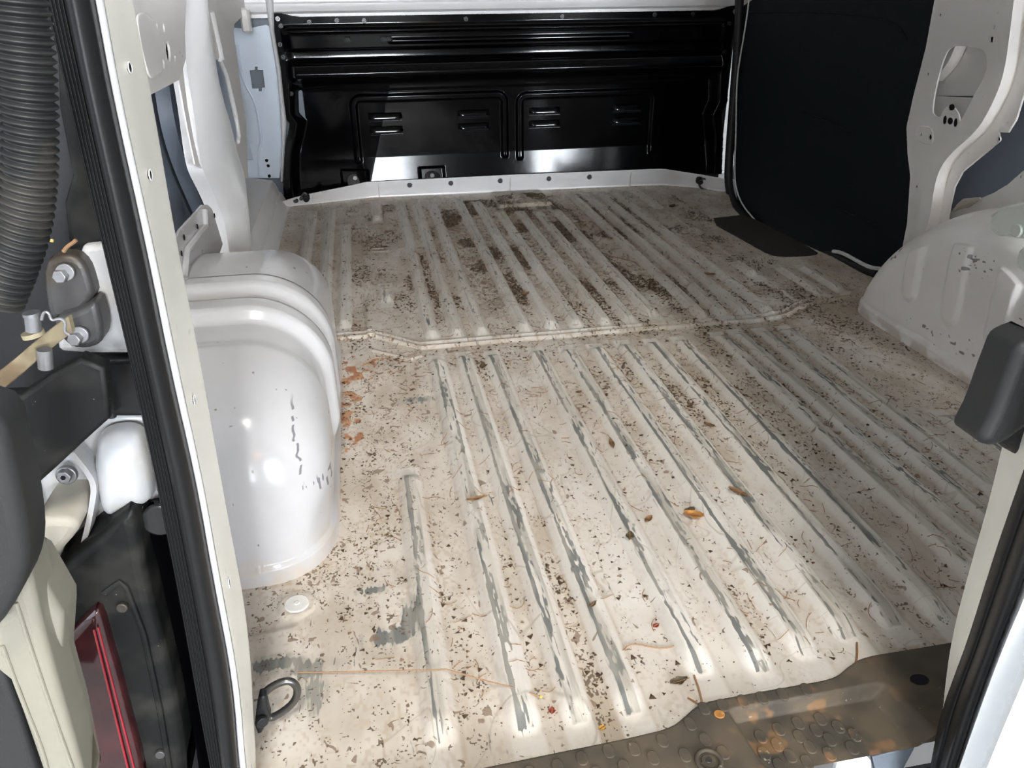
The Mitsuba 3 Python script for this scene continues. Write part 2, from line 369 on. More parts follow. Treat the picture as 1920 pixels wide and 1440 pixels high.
SEG = onz(.004, [(693, 653), (772, 671), (790, 664)])[:, :2]
def floor_h(x, y):
    x, y = np.asarray(x, float), np.asarray(y, float)
    h = np.zeros(np.broadcast(x, y).shape)
    for xc, y0, y1 in RIBS:
        dy = np.maximum(np.maximum(y0 + .050 - y, y - y1 + .036), 0) * np.where(y < (y0 + y1) / 2, .36, .5)
        r = np.hypot(np.maximum(np.abs(x - xc) - .005, 0), dy)
        h = np.maximum(h, RH * (1 - np.clip((r - .0040) / np.where(y1 > 1.58, .0095, .0125), 0, 1) ** 1.0 * (1 - .0) ) * (r < .03) * 1.0)
    s = np.abs(y - seam_y(x) - .012)                       # overlap weld and its two beads
    h = h + .004 * sst(-.002, .002, y - seam_y(x)) + .0045 * (1 - sst(.001, .0055, np.abs(s - .011)))
    for xt in (-.022, 1.064):                              # long side joints of the front pan
        m = sst(1.64, 1.70, y) * (1 - sst(2.955, 2.975, y))
        h = h + m * .004 * (1 - sst(.007, .012, np.abs(x - xt)))
    # pressed pad by the bulkhead, rear-left corner pad, round pads
    px = np.maximum(np.abs(x - .575) - .085, 0); py = np.maximum(np.abs(y - 2.885) - .09, 0)
    h = h + .012 * (1 - sst(.010, .020, np.hypot(px, py)))
    h = h + .005 * (1 - sst(.0, .02, np.hypot(np.maximum(np.abs(x - .575) - .05, 0), np.maximum(np.abs(y - 2.88) - .035, 0))))
    cx = -.138 - x                                         # raised corner pad left of the tie-down
    m = sst(0, .005, cx) * sst(.683, .688, y) * (1 - sst(.775, .782, y + .14 * np.clip(cx, 0, .1)))
    h = h + .003 * m
    d = np.hypot(x + .143, y - .816)
    h = h + .0025 * (1 - sst(.004, .007, np.abs(d - .019)))
    for xs, ys in ((.024, 2.36), (1.042, 2.346)):          # tie-down slots
        q = np.maximum(np.abs(x - xs) - .012, np.abs(y - ys))
        h = h - .006 * (1 - sst(.006, .010, q)) + .005 * np.exp(-((q - .014) / .004) ** 2)
    w = .0016 * (meshkit.noise(np.stack([x * 7, y * 5, x * 0], -1), 3) - .5)
    for (ax, ay), (bx, by2) in ((SEG[0], SEG[1]), (SEG[1], SEG[2])):
        t = np.clip(((x - ax) * (bx - ax) + (y - ay) * (by2 - ay)) / ((bx - ax) ** 2 + (by2 - ay) ** 2), 0, 1)
        h = h + .003 * (1 - sst(.001, .005, np.hypot(x - ax - t * (bx - ax), y - ay - t * (by2 - ay))))
    return h + w

def dirt_relief_d(x, y):
    n1 = meshkit.fbm(np.stack([x * 9, y * 4.5, x * 0], -1), 3, 5)
    n2 = meshkit.fbm(np.stack([x * 30, y * 9, x * 0], -1), 3, 9)
    rib = np.zeros(x.shape); edge = np.zeros(x.shape)
    for xc, y0, y1 in RIBS:
        m = (y > y0 - .02) & (y < y1 + .02)
        rib = np.maximum(rib, m * (1 - sst(.015, .0225, np.abs(x - xc))))
        edge = np.maximum(edge, m * np.exp(-((x - xc - (.0215 if xc < .9 else -.0215)) / .0022) ** 2))  # grime line on each rib's shadow side, shade partly painted in
    valley = 1 - rib
    front = sst(1.55, 1.68, y)
    e = np.exp(-((x - .45) / .30) ** 2) * sst(1.62, 1.95, y) * (1 - .55 * sst(2.55, 2.95, y)) * 1.15
    e = np.maximum(e, .75 * np.exp(-((x - .82) / .14) ** 2) * sst(1.65, 1.9, y) * (1 - .4 * sst(2.5, 2.9, y)))
    e = np.maximum(e, .55 * np.exp(-((x - .15) / .09) ** 2) * sst(1.6, 1.8, y) * (1 - sst(2.2, 2.7, y)))
    e = np.maximum(e, (1 - front) * (.24 + .36 * np.exp(-((x - .62) / .16) ** 2) * sst(.9, 1.3, y) + .25 * np.exp(-((x - .9) / .13) ** 2) * sst(.9, 1.2, y)
        + .28 * np.exp(-((x - .2) / .05) ** 2)))
    e = np.maximum(e, .16 + .08 * front)
    d = (e * np.clip(.25 + 1.5 * n1 * n2 * 2.0, .15, 1.5) + .12 * sst(.9, 1.6, y) + .07 * sst(.55, .8, x) * (1 - front)) * (.05 + .95 * valley) + .08 * front + .19 * (1 - sst(.06, .12, x)) * (1 - front) + .22 * edge * (.4 + n2)  # groove dirt deepened and flanks kept clean to paint in rib relief
    d = d + .25 * np.exp(-np.abs(y - seam_y(x) + .012) / .008)
    arch = (y > .86) & (y < 1.70)
    d = d + .35 * np.exp(-np.clip(x + .095, 0, 1) / .006) * arch + .3 * np.exp(-np.clip(1.175 - x, 0, 1) / .008) * arch
    d = d + .05 * (x > 1.0) * (y < 1.7)
    return np.clip(d, 0, 1.1)
def wear_w(x, y):
    w = np.zeros(x.shape)
    n = meshkit.fbm(np.stack([x * 16, y * 3.2, x * 0], -1), 3, 21)
    for i, (xc, y0, y1) in enumerate(RIBS):
        rear = y0 < .7
        side = -.0055 if xc < .7 else .0055
        top = (1 - sst(.0014, .0044, np.abs(x - xc - side - .004 * (n - .5)))) * (y > y0 + .012) * (y < y1 - .004)
        gain = (.95 if rear else .30) * (1.0 if xc < .7 else .62)
        end = rear * np.exp(-np.clip(y1 - y, 0, 3) / .035) * .8
        w = np.maximum(w, (.30 if rear else .13) * (1 - sst(.0075, .0110, np.abs(x - xc))) * (y > y0 + .012) * (y < y1 - .004))
        w = np.maximum(w, top * (gain * np.clip(-.15 + 1.75 * n, 0, 1.15) + end))
    for cx, cy, rx, ry, a in ((-.02, .735, .035, .013, 1.0), (.005, .76, .010, .03, 1.05), (-.045, .825, .02, .008, .75), (-.165, .715, .03, .012, 1.2), (-.12, .70, .03, .016, .72), (.055, 1.36, .035, .012, .7), (-.115, .665, .016, .03, .62)):
        w = np.maximum(w, a * np.exp(-((x - cx) / rx) ** 2 - ((y - cy) / ry) ** 2))
    return np.clip(w, 0, 1.2)

up_edge = [(-.25, .520), (.0, .524), (.088, .527), (.224, .531), (.268, .534), (.286, .541), (.299, .553), (.316, .560), (.475, .561), (.495, .567), (.512, .579), (.535, .585), (.66, .585), (.80, .583), (1.20, .583)]
def build_floor():
    xs = np.arange(-.37, 1.4401, .0025)
    ys = np.concatenate([np.arange(.44, 1.2, .004), np.arange(1.2, 1.76, .004), np.arange(1.76, 3.075, .006)])
    X, Y = np.meshgrid(xs, ys, indexing='ij')
    Hh = floor_h(X, Y)
    ue_ = np.array(up_edge)
    gx, gy = np.gradient(Hh, xs, ys)
    N = np.stack([-gx, -gy, np.ones_like(Hh)], -1).reshape(-1, 3); N /= np.linalg.norm(N, axis=1, keepdims=True)
    V = np.stack([X, Y, Hh], -1).reshape(-1, 3)
    UV = np.stack([dirt_relief_d(X, Y), wear_w(X, Y)], -1).reshape(-1, 2)
    F = grid_faces(len(xs), len(ys))
    C = V[F].mean(1)
    # leave out what the wheel arches stand on, and the slots in the floor
    out = (C[:, 0] < -.16) & (C[:, 1] > .93) & (C[:, 1] < 1.64) | (C[:, 0] > 1.26) & (C[:, 1] > .93) & (C[:, 1] < 1.64)
    for xs_, ys_ in ((.024, 2.36), (1.042, 2.346)):
        out |= (np.abs(C[:, 0] - xs_) < .011) & (np.abs(C[:, 1] - ys_) < .006)
    out |= C[:, 1] < np.interp(C[:, 0], ue_[:, 0], ue_[:, 1]) - .007
    out |= C[:, 0] > np.interp(C[:, 1], [1.70, 1.82, 2.08, 2.50, 2.60, 2.80, 3.0], [1.43, 1.374, 1.337, 1.290, 1.31, 1.385, 1.45])
    F, C = F[~out], C[~out]
    rid = np.full(len(F), -1)
    for i, (xc, y0, y1) in enumerate(RIBS):
        dy = np.maximum(np.maximum(y0 + .050 - C[:, 1], C[:, 1] - y1 + .036), 0) * np.where(C[:, 1] < (y0 + y1) / 2, .36, .5)
        r = np.hypot(np.maximum(np.abs(C[:, 0] - xc) - .005, 0), dy)
        rid[r < .0165] = i
    sm = np.abs(C[:, 1] - seam_y(C[:, 0]) - .010) < .020
    rid[(rid < 0) & sm] = 1000
    def sub(sel):
        f = F[sel]; u, inv = np.unique(f, return_inverse=True)
        path = meshkit.write_ply(TM(V[u], inv.reshape(-1, 3)), False, UV[u], normals=N[u])
        return {'type': 'ply', 'filename': path, 'face_normals': False, 'bsdf': {'type': 'ref', 'id': 'floor_paint'}}
    scene['floor'] = sub(rid == -1)
    tag('floor', 'dirty off-white ribbed steel load floor of the van', kind='structure')
    for i in range(len(RIBS)):
        if (rid == i).any(): add('rib', sub(rid == i), None, 'floor')
    add('seam', sub(rid == 1000), None, 'floor', label='raised welded joint across the load floor')
    pl = disc((-.143, .816, .001), .0165, (0, 0, 1), .0035, 32, .0015)
    k = add('plug', join([pl, disc((-.143, .816, .0035), .004, (0, 0, 1), .002, 16)]), 'plug_grey', 'floor', label='round drain plug pressed into the floor')
    # underside closing sheet below the slots
build_floor()
add('underfloor', box((.40, 1.80, -.05), (1.55, 2.4, .03)), 'shaded_cavity', 'floor')

# ------------------------------------------------------------------ wheel arches
AC = 1.284
def arch_surface(mirror=False):
    nu, nv = 220, 120
    th = np.linspace(0, math.pi, nu)
    p, AL, AH = (1.7, .365, .33) if mirror else (2.75, .416, .302)
    c, s = np.cos(th), np.sin(th)
    yy = AC - AL * np.sign(c) * np.abs(c) ** (2 / p)
    zt = AH * np.abs(s) ** (2 / p)
    xo, xi = -.335, -.095
    d = np.clip(np.abs(yy - AC) / AL, 0, 1)
    xin = xi - .10 * (1 - (1 - np.clip((d - .70) / .30, 0, 1) ** 2.4) ** (1 / 2.4))
    P = np.zeros((nu, nv, 3))
    for i in range(nu):
        r = min(.105, .75 * zt[i] + .002)
        L1 = (xin[i] - r) - xo; L2 = r * math.pi / 2; L3 = max(zt[i] - r, 0)
        # uneven sampling keeps columns aligned: 30% top, 40% corner, 30% side
        q = np.concatenate([np.linspace(0, L1, 36, endpoint=False), L1 + np.linspace(0, L2, 44, endpoint=False), L1 + L2 + np.linspace(0, L3, 40)])
        a = np.clip((q - L1) / r, 0, math.pi / 2)
        P[i, :, 0] = np.where(q < L1, xo + q, np.where(q < L1 + L2, xin[i] - r + r * np.sin(a), xin[i]))
        P[i, :, 2] = np.where(q < L1, zt[i], np.where(q < L1 + L2, zt[i] - r + r * np.cos(a), zt[i] - r - (q - L1 - L2)))
        P[i, :, 1] = yy[i]
    du = np.gradient(P, axis=0); dv = np.gradient(P, axis=1)
    N = np.cross(du, dv); N /= np.linalg.norm(N, axis=2, keepdims=True) + 1e-12
    N[N[:, :, 2].mean() * N[:, :, 2] < -9] *= 1
    if N[nu // 2, 10, 2] < 0: N = -N
    side = np.clip((np.arange(nv) - 80) / 40.0, 0, 1)[None, :]
    Y, Z = P[:, :, 1], P[:, :, 2]
    disp = np.zeros((nu, nv))
    if not mirror:
        fade = sst(.05, .11, Z)
        for y0, y1 in BEADS:
            b = sst(y0 - .009, y0 + .009, Y) * (1 - sst(y1 - .012, y1 + .010, Y))
            disp += .017 * b * fade * sst(-.325, -.29, P[:, :, 0])
        disp += .009 * (1 - sst(1.045, 1.068, Y)) * sst(.86, .95, Y) * fade
    else:
        for yc, z0, z1, wd in ((1.437, .118, .26, .024), (1.305, .118, .30, .026), (1.175, .118, .32, .028), (1.05, .118, .30, .028)):
            dd = np.hypot(Y - yc - .10 * (Z - .15), np.maximum(np.maximum(z0 - Z, Z - z1), 0))
            disp += .009 * (1 - sst(wd - .006, wd + .003, dd)) * (np.arange(nv) > 70)[None, :]
    lip = 1 - sst(.024, .031, Z)
    disp += .006 * lip
    P = P + N * disp[..., None]
    P[:, :, 2] = np.maximum(P[:, :, 2], -.002)
    if mirror: P[:, :, 0] = 2 * .540 - P[:, :, 0]
    return TM(P.reshape(-1, 3), grid_faces(nu, nv) if mirror else grid_faces(nu, nv)[:, ::-1])
BEADS = [(1.118, 1.168), (1.208, 1.266)]
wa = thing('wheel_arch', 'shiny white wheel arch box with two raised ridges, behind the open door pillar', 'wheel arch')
add('shell', arch_surface(), 'paint_arch_shaded', wa, smooth=True)
# outer gusset plate of the left arch
g = plate_x(-.318, [(380, 384), (390, 384), (398, 392), (418, 458), (412, 475), (330, 560), (318, 470), (338, 430)], .004, .001)
add('gusset', g, 'paint_arch_shaded', wa)
add('gusset_rib', tube(onx(-.314, [(383, 394), (385, 425), (350, 470), (345, 520)]), .006, 8), 'paint_arch_shaded', wa)
hp = onx(-.316, [(345, 445), (340, 475), (370, 425), (382, 400), (402, 404)])
for c in hp: add('hole', disc(c, .005, (1, 0, 0), .001, 12, .0004), 'hole_dark', wa)
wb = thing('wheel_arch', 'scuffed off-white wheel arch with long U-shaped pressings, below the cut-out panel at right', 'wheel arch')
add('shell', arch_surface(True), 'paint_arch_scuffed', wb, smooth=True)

# ------------------------------------------------------------------ bulkhead
BY = 2.985
def bulk():
    # outline in the plane, from the photo
    L = ony(BY, [(508, 24), (512, 70), (522, 120), (528, 170), (530, 215), (543, 232), (540, 250), (531, 290), (530, 330), (533, 385)])[:, [0, 2]]
    xs, zs = np.arange(-.32, 1.50, .0035), np.arange(.0, .668, .0030)
    X, Z = np.meshgrid(xs, zs, indexing='ij')
    xl = np.interp(Z, L[::-1, 1], L[::-1, 0])
    Rr = ony(BY, [(1384, 12), (1372, 80), (1366, 150), (1364, 190), (1352, 215), (1356, 260), (1353, 332)])[:, [0, 2]]
    xr = np.interp(Z, Rr[::-1, 1], Rr[::-1, 0])
    ztop = .646 + .012 * (1 - sst(.02, .09, X - xl)) + .014 * (1 - sst(.02, .09, xr - X)) + .000 * X
    zbot = np.interp(X, [-.30, -.2, -.05, .0, .6, 1.18, 1.3, 1.45], [.012, .03, .055, .062, .066, .066, .05, .042])
    d = np.zeros_like(X)
    u = sst(.025, .060, X - xl) * sst(.03, .065, xr - X)         # 1 inside the side flanges
    # upper beads
    d += u * .016 * (sst(.606, .618, Z) * (1 - sst(.640, .646, Z)) * 0 + (1 - sst(.595, .622, Z)))
    d += u * .010 * np.exp(-((Z - .600) / .006) ** 2)
    bx = sst(.12, .135, X) * (1 - sst(1.0, 1.02, X))
    d += u * .010 * bx * (1 - sst(.004, .009, np.abs(Z - .565)))
    # shelf under the hole panel, then the big swage
    d -= u * .022 * (1 - sst(.535, .545, Z))
    d += u * .050 * (1 - sst(.492, .512, Z))
    d -= u * .018 * (1 - sst(.455, .486, Z)) * sst(.440, .470, Z) * 0
    d += u * .028 * np.exp(-((Z - .466) / .026) ** 2)
    d -= u * .045 * (1 - sst(.425, .458, Z))
    d -= .004 * u * (1 - sst(.400, .408, Z))
    # foot: leans out towards the load floor
    foot = sst(-.035, .0, X) * (1 - .0 * X)
    d += u * .020 * np.clip((.168 - Z) / .12, 0, 1) * foot + u * .006 * np.clip((.16 - Z) / .16, 0, 1) * (1 - foot)
    # side fold: the outer corners lie back
    fold = np.clip((.13 - X - (.46 - Z) * .30) / .30, 0, 1) * (1 - sst(.40, .46, Z))
    d -= u * .05 * fold
    fr = np.clip((X - 1.10 - (.46 - Z) * .18) / .30, 0, 1) * (1 - sst(.40, .46, Z))
    d -= u * .05 * fr
    # two pressed frames around the louvres
    def frame(x0, x1, zt, zb):
        lx = np.minimum(np.abs(X - x0), np.abs(X - x1))
        r = .028
        cx, cz = np.clip(X, x0 + r, x1 - r), np.minimum(Z, zt - r)
        dist = np.abs(np.hypot(X - cx, Z - cz) - r)
        legs = np.where(Z < zt - r, np.minimum(np.abs(X - x0), np.abs(X - x1)), dist)
        return (1 - sst(.008, .0135, legs)) * sst(zb - .008, zb + .006, Z)
    d += .011 * np.maximum(frame(-.020, .535, .375, .150), frame(.592, 1.125, .368, .140))
    # pressed pockets for the lower fixings
    for x0, x1 in ((-.085, .005), (.208, .292)):
        m = (1 - sst(.0, .008, np.maximum(np.maximum(x0 - X, X - x1), Z - .118)))
        d -= .010 * m
    d = np.where((X - xl < 0) | (xr - X < 0), 0, d)
    P = np.stack([X, BY - d, Z], -1)
    gx, gz = np.gradient(d, xs, zs)
    N = np.stack([-gx, -np.ones_like(d), -gz], -1).reshape(-1, 3); N /= np.linalg.norm(N, axis=1, keepdims=True)
    V = P.reshape(-1, 3); F = grid_faces(len(xs), len(zs))
    C = V[F].mean(1)
    cl = np.interp(C[:, 2], L[::-1, 1], L[::-1, 0]); cr = np.interp(C[:, 2], Rr[::-1, 1], Rr[::-1, 0])
    ct = .646 + .012 * (1 - sst(.02, .09, C[:, 0] - cl)) + .014 * (1 - sst(.02, .09, cr - C[:, 0]))
    cb = np.interp(C[:, 0], [-.30, -.2, -.05, .0, .6, 1.18, 1.3, 1.45], [.012, .03, .045, .048, .050, .050, .042, .038])
    keep = (C[:, 0] > cl) & (C[:, 0] < cr) & (C[:, 2] < ct) & (C[:, 2] > cb)
    for hx, hz, rx, rz in ((-.018, .573, .013, .010), (.140 - .025, .573, .022, .010)):
        keep &= ~((np.abs((C[:, 0] - hx) / rx) ** 3 + np.abs((C[:, 2] - hz) / rz) ** 3) < 1)
    F = F[keep]; uq, inv = np.unique(F, return_inverse=True)
    path = meshkit.write_ply(TM(V[uq], inv.reshape(-1, 3)), False, normals=N[uq])
    return {'type': 'ply', 'filename': path, 'face_normals': False, 'bsdf': {'type': 'ref', 'id': 'black_gloss'}}, lambda x, z: float(BY - d[np.abs(xs - x).argmin(), np.abs(zs - z).argmin()])
bk = thing('bulkhead', 'glossy black pressed steel bulkhead closing the front end of the load space', 'bulkhead')
bm, by = bulk()
add('panel', bm, None, bk)
add('back_sheet', box((XC + .02, BY + .062, .35), (1.80, .01, .70)), 'shaded_cavity', bk)
def louvre(x0, x1, z):
    y = by((x0 + x1) / 2, z)
    n = 14; xs = np.linspace(x0, x1, n); rows = []
    for k, (dz, dy) in enumerate([(.012, 0), (.010, .004), (.002, .010), (-.008, .0125), (-.0095, .011), (-.008, .003)]):
        taper = np.minimum(np.minimum(xs - x0, x1 - xs) / .012, 1) ** .5
        rows.append(np.stack([xs, y + .001 - dy * taper, np.full(n, z + dz)], 1))
    return TM(np.array(rows).reshape(-1, 3), grid_faces(len(rows), n)[:, ::-1])
for cx in (.092, .418, .690, 1.016):
    for z in (.309, .262):
        y = by(cx, z)
        k = add('louvre', louvre(cx - .062, cx + .062, z + .004), 'black_gloss', bk, smooth=40)
        add('slot', box((cx, y - .0006, z - .0075), (.110, .0012, .008), .0004), 'hole_dark', k)
        add('lip', box((cx, y - .003, z - .014), (.120, .006, .0022), .0008), 'black_edge', k)
bz = [(-.243, .640), (-.236, .618), (-.242, .52), (-.232, .40), (-.247, .56), (-.14, .628), (-.047, .632), (.045, .630), (.40, .630), (.75, .632), (1.10, .634), (1.25, .634), (1.415, .640), (1.398, .60), (1.39, .50)]
for i, (x, z) in enumerate(bz):
    add('bolt', join([disc((x, by(x, z) - .0001, z), .0085, (0, -1, 0), .003, 20, .001), disc((x, by(x, z) - .003, z), .004, (0, -1, 0), .002, 12)]), 'bolt_steel' if i in (0, 12) else 'black_edge', bk)
for x in (-.040, .250):
    y = by(x, .085)
    k = add('fixing_pocket', plate_z(0, chaikin([(-.03, .052), (.03, .052), (.03, .112), (-.03, .112)], 2), .002, .0006), 'black_gloss', bk) if False else None
    m = slab(chaikin([(-.030, -.035), (.030, -.035), (.030, .022), (-.030, .022)], 2), .004, .001)
    add('fixing_tab', place(m, (x, y - .004, .086), (1, 0, 0), (0, .25, .968), (0, -.968, .25)), 'black_gloss', bk)
    add('bolt', disc((x, y - .006, .092), .009, (0, -.97, .25), .004, 20, .001), 'black_edge', bk)

KB = 1.026                                     # the panel was drawn 2.985 m away; the real one stands 3.06 m away
for k in [k for k in scene if k.startswith(bk + '__')]:
    scene[k]['to_world'] = T().translate([0, 0, CAMH * (1 - KB)]).scale(KB)
# white kick flange under the bulkhead (trim_1) with push plugs
def flange():
    n = 90; xs = np.linspace(-.315, 1.47, n)
    yf = np.interp(xs, [-.315, -.28, -.10, .0, .6, 1.18, 1.30, 1.37, 1.47], [2.95, 2.98, 3.02, 3.046, 3.026, 2.998, 2.925, 2.845, 2.79])
    zt = np.interp(xs, [-.32, -.2, -.05, .0, .6, 1.18, 1.3, 1.47], [.028, .045, .060, .066, .070, .070, .058, .05])
    rows = []
    for f, dy, dz in ((0, -.006, .001), (0, .000, .004), (.2, .002, 0), (.95, -.012, 0), (1, -.012, .002), (1, -.004, .002), (1, .0, -.004)):
        rows.append(np.stack([xs, yf + dy, zt * f + dz], 1))
    return np.array(rows), lambda x: float(np.interp(x, xs, yf) - .008), lambda x: float(np.interp(x, xs, zt))
fr, fy, fzt = flange()
add('trim_1', TM(fr.reshape(-1, 3), grid_faces(*fr.shape[:2])[:, ::-1]), 'paint_white', smooth=40, label='white painted steel kick strip along the foot of the bulkhead', kind='structure', key='trim_1')
for x in (-.265, .165, .325, .52, .715, .88, 1.425):
    z = fzt(x) * .72
    add('plug', disc((x, fy(x) - .0005, z), .0095, (0, -1, .1), .003, 20, .001), 'rubber_dark', 'trim_1')
for x in (.045, .56, 1.05):
    add('joint', box((x, fy(x) - .001, fzt(x) * .5), (.003, .006, fzt(x) * .8), .001), 'paint_sealer', 'trim_1')

# white cross member above the bulkhead, roof, side walls
wf = np.array([ony(BY - .0, [(495, 40), (500, 22)])[0]])
rows = []
xs = np.linspace(-.38, 1.60, 40)
for dy, z in ((.012, .640), (.012, .652), (-.006, .660), (-.010, .672), (-.010, .684), (-.004, .690), (-.004, .704), (-.012, .710), (-.012, .90), (-.06, 1.20), (-.10, 1.34)):
    rows.append(np.stack([xs, np.full(40, BY * KB + dy), np.full(40, z)], 1))
add('wall_front', TM(np.array(rows).reshape(-1, 3), grid_faces(len(rows), 40)[:, ::-1]), 'paint_white', smooth=25, label='white painted cross member above the black bulkhead', kind='structure', key='wall_front')
add('ceiling', box((XC, 1.74, 1.365), (1.96, 2.56, .03), .01), 'paint_panel', label='white van roof above the load space', kind='structure', key='ceiling')

# ------------------------------------------------------------------ left wall
LX = -.345
add('wall_left', box((-.475, 1.82, .56), (.02, 2.50, 1.62), .004), 'shaded_cavity', label='white and grey pressed steel left side wall of the van', kind='structure', key='wall_left')  # near-black backing paints in the unlit space behind the panels
add('skin', plate_x(-.43, [(245, -30), (290, -30), (297, 120), (302, 165), (322, 245), (345, 325), (366, 390), (372, 480), (300, 560), (250, 400)], .003, .001), 'skin_blue', 'wall_left', label='grey-blue outer skin seen in the gap behind the pillar')
def bulged(left, right, x, bulge, n=48, m=18, p=1.0, thick=None):
    """Rounded pressing between two edge curves lying in the plane x, bulging inwards."""
    a, b = resample(chaikin(onx(x, left), 2, False), n), resample(chaikin(onx(x, right), 2, False), n)
    t = np.linspace(0, 1, m)
    C = [a * (1 - s) + b * s + np.array([bulge * (math.sin(math.pi * s) ** p), 0, 0]) for s in t]
    back = [b + [-.03, 0, 0], a + [-.03, 0, 0]]
    return loft(np.array(C + back))
add('inner_brace', bulged([(312, 120), (326, 225), (346, 300), (376, 375), (398, 425), (410, 460), (418, 500)], [(340, 120), (352, 230), (372, 300), (398, 360), (418, 420), (432, 455), (440, 500)], -.385, .012), 'brace_blue', 'wall_left', label='dark blue-grey curved brace behind the post')
# upper rail panel with holes
rail = [(240, -40), (352, -40), (347, 60), (349, 110), (337, 150), (283, 178), (262, 120)]
holes = [ellipse(315.5, 97, 4, 21, 18, -.12), ellipse(307, 52, 1.6, 9, 10, -.15), ellipse(294, 52, 1.5, 9, 10), ellipse(307, 120, 2, 10, 10, -.1), ellipse(328, 110, 1.6, 7, 10), ellipse(281, 134, 1.5, 7, 10), ellipse(265.5, 57, 1.3, 6, 10)]
rp = plate_x(-.318, rail, .004, .001, holes)
add('rail_panel', rp, 'paint_panel', 'wall_left', label='beige-grey rail panel with oval holes')
for e in ((315.5, 97, 4.5, 23, 18, -.12), (281, 134, 2, 8, 10), (307, 120, 2.5, 11, 10), (328, 110, 2.2, 8, 10), (307, 52, 2, 10, 10), (294, 52, 2, 10, 10)):
    add('hole', plate_x(-.3225, ellipse(*e), .001, .0002), 'hole_dark', 'wall_left')  # near-black plates behind the cut holes paint in their shade
add('rail_pressing', plate_x(-.314, [(256, 32), (266, 22), (276, 25), (292, 40), (302, 90), (308, 135), (296, 142), (283, 150), (270, 110)], .003, .002, smooth=2), 'paint_panel', 'wall_left')
# rounded post
add('post', bulged([(338, -40), (342, 40), (350, 130), (362, 200), (372, 280), (379, 318), (395, 350), (412, 390), (424, 430), (430, 475)],
                   [(366, -40), (374, 40), (388, 120), (404, 190), (424, 230), (436, 280), (450, 318), (453, 350), (455, 400), (456, 475)], -.335, .035, p=.8), 'paint_post', 'wall_left', label='glossy white rounded post')
add('post_flange', plate_x(-.334, [(330, 120), (343, 128), (352, 200), (363, 260), (374, 306), (379, 316), (366, 308), (352, 240), (340, 175)], .003, .001), 'paint_panel', 'wall_left')
# pocket panel in front of the post
pk = [(345, -40), (470, -40), (466, 20), (440, 45), (438, 60), (445, 110), (452, 170), (462, 230), (464, 290), (466, 335), (440, 335), (400, 300), (380, 240), (372, 130), (360, 40)]
hole = [(402, 112), (412, 112), (420, 130), (430, 170), (440, 215), (447, 250), (444, 268), (432, 262), (418, 215), (404, 175), (399, 140)]
add('pocket_panel', plate_x(-.352, pk, .004, .001, [hole, ellipse(390, 93, 1.8, 7, 10)]), 'paint_sealer', 'wall_left', label='grey-brown panel with an oval pocket hole')
add('pocket_rim', tube(onx(-.350, [(412, 112), (424, 140), (434, 180), (442, 215), (448, 255), (446, 266)]), .006, 10), 'paint_white', 'wall_left', label='white rim of the pocket hole')
add('pocket_back', plate_x(-.40, [(380, 95), (425, 95), (475, 300), (400, 300)], .003, .001), 'panel_bluelit', 'wall_left')
add('pocket_ridge', tube(onx(-.350, [(396, 22), (402, 50), (410, 85), (415, 112)]), .008, 10), 'paint_white', 'wall_left')
add('bracket', box(tuple(on(0, -.345, 461, 38)), (.03, .05, .075), .006), 'paint_panel', 'wall_left')
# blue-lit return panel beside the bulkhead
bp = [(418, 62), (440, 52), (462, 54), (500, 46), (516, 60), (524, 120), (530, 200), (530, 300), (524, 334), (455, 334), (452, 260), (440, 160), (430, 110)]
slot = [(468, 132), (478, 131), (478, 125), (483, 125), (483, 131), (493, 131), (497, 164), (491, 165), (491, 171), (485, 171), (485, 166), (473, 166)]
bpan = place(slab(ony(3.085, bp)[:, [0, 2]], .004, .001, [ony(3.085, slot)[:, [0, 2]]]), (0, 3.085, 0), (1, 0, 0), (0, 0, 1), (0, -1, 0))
add('return_panel', bpan, 'panel_bluelit', 'wall_left', label='corner panel tinted blue as by cool light, with a rectangular slot')
add('return_back', box((-.38, 3.12, .36), (.36, .01, .72)), 'skin_blue', 'wall_left')
add('return_bead', tube(resample(chaikin(ony(3.082, [(445, 85), (450, 130), (460, 160), (478, 188), (486, 230), (491, 262), (484, 288), (488, 330)]), 2, False), 40), .0055, 8), 'panel_bluelit', 'wall_left')
for p in ((500, 301), (503, 311), (505, 330)):
    add('hole', disc(ony(3.083, [p])[0], .006, (0, -1, 0), .001, 14, .0004), 'hole_dark', 'wall_left')
# white edge flange between return panel and bulkhead
ef = ony(3.05, [(496, -10), (506, 60), (518, 130), (524, 190), (528, 260), (526, 340)]); eg = ony(3.05, [(512, -10), (514, 60), (526, 130), (532, 190), (537, 228), (530, 340)])
a, b = resample(ef, 40), resample(eg, 40)
add('edge_flange', loft([a, (a + b) / 2 + [0, -.006, 0], b, b + [0, .03, 0], a + [0, .03, 0]]), 'paint_edge', 'wall_left', label='white edge flange beside the bulkhead')
# sloping sill between floor and wall
n = 40; ys = np.linspace(1.6, 3.02, n); rows = []
for x, z in ((-.282, .001), (-.290, .004), (-.300, .010), (-.318, .048), (-.324, .052), (-.336, .085), (-.345, .095), (-.40, .105), (-.46, .11)):
    rows.append(np.stack([np.full(n, x), ys, np.full(n, z)], 1))
add('sill', TM(np.array(rows).reshape(-1, 3), grid_faces(len(rows), n)), 'paint_sealer', 'wall_left', smooth=30, label='grey painted sill along the left edge of the floor')

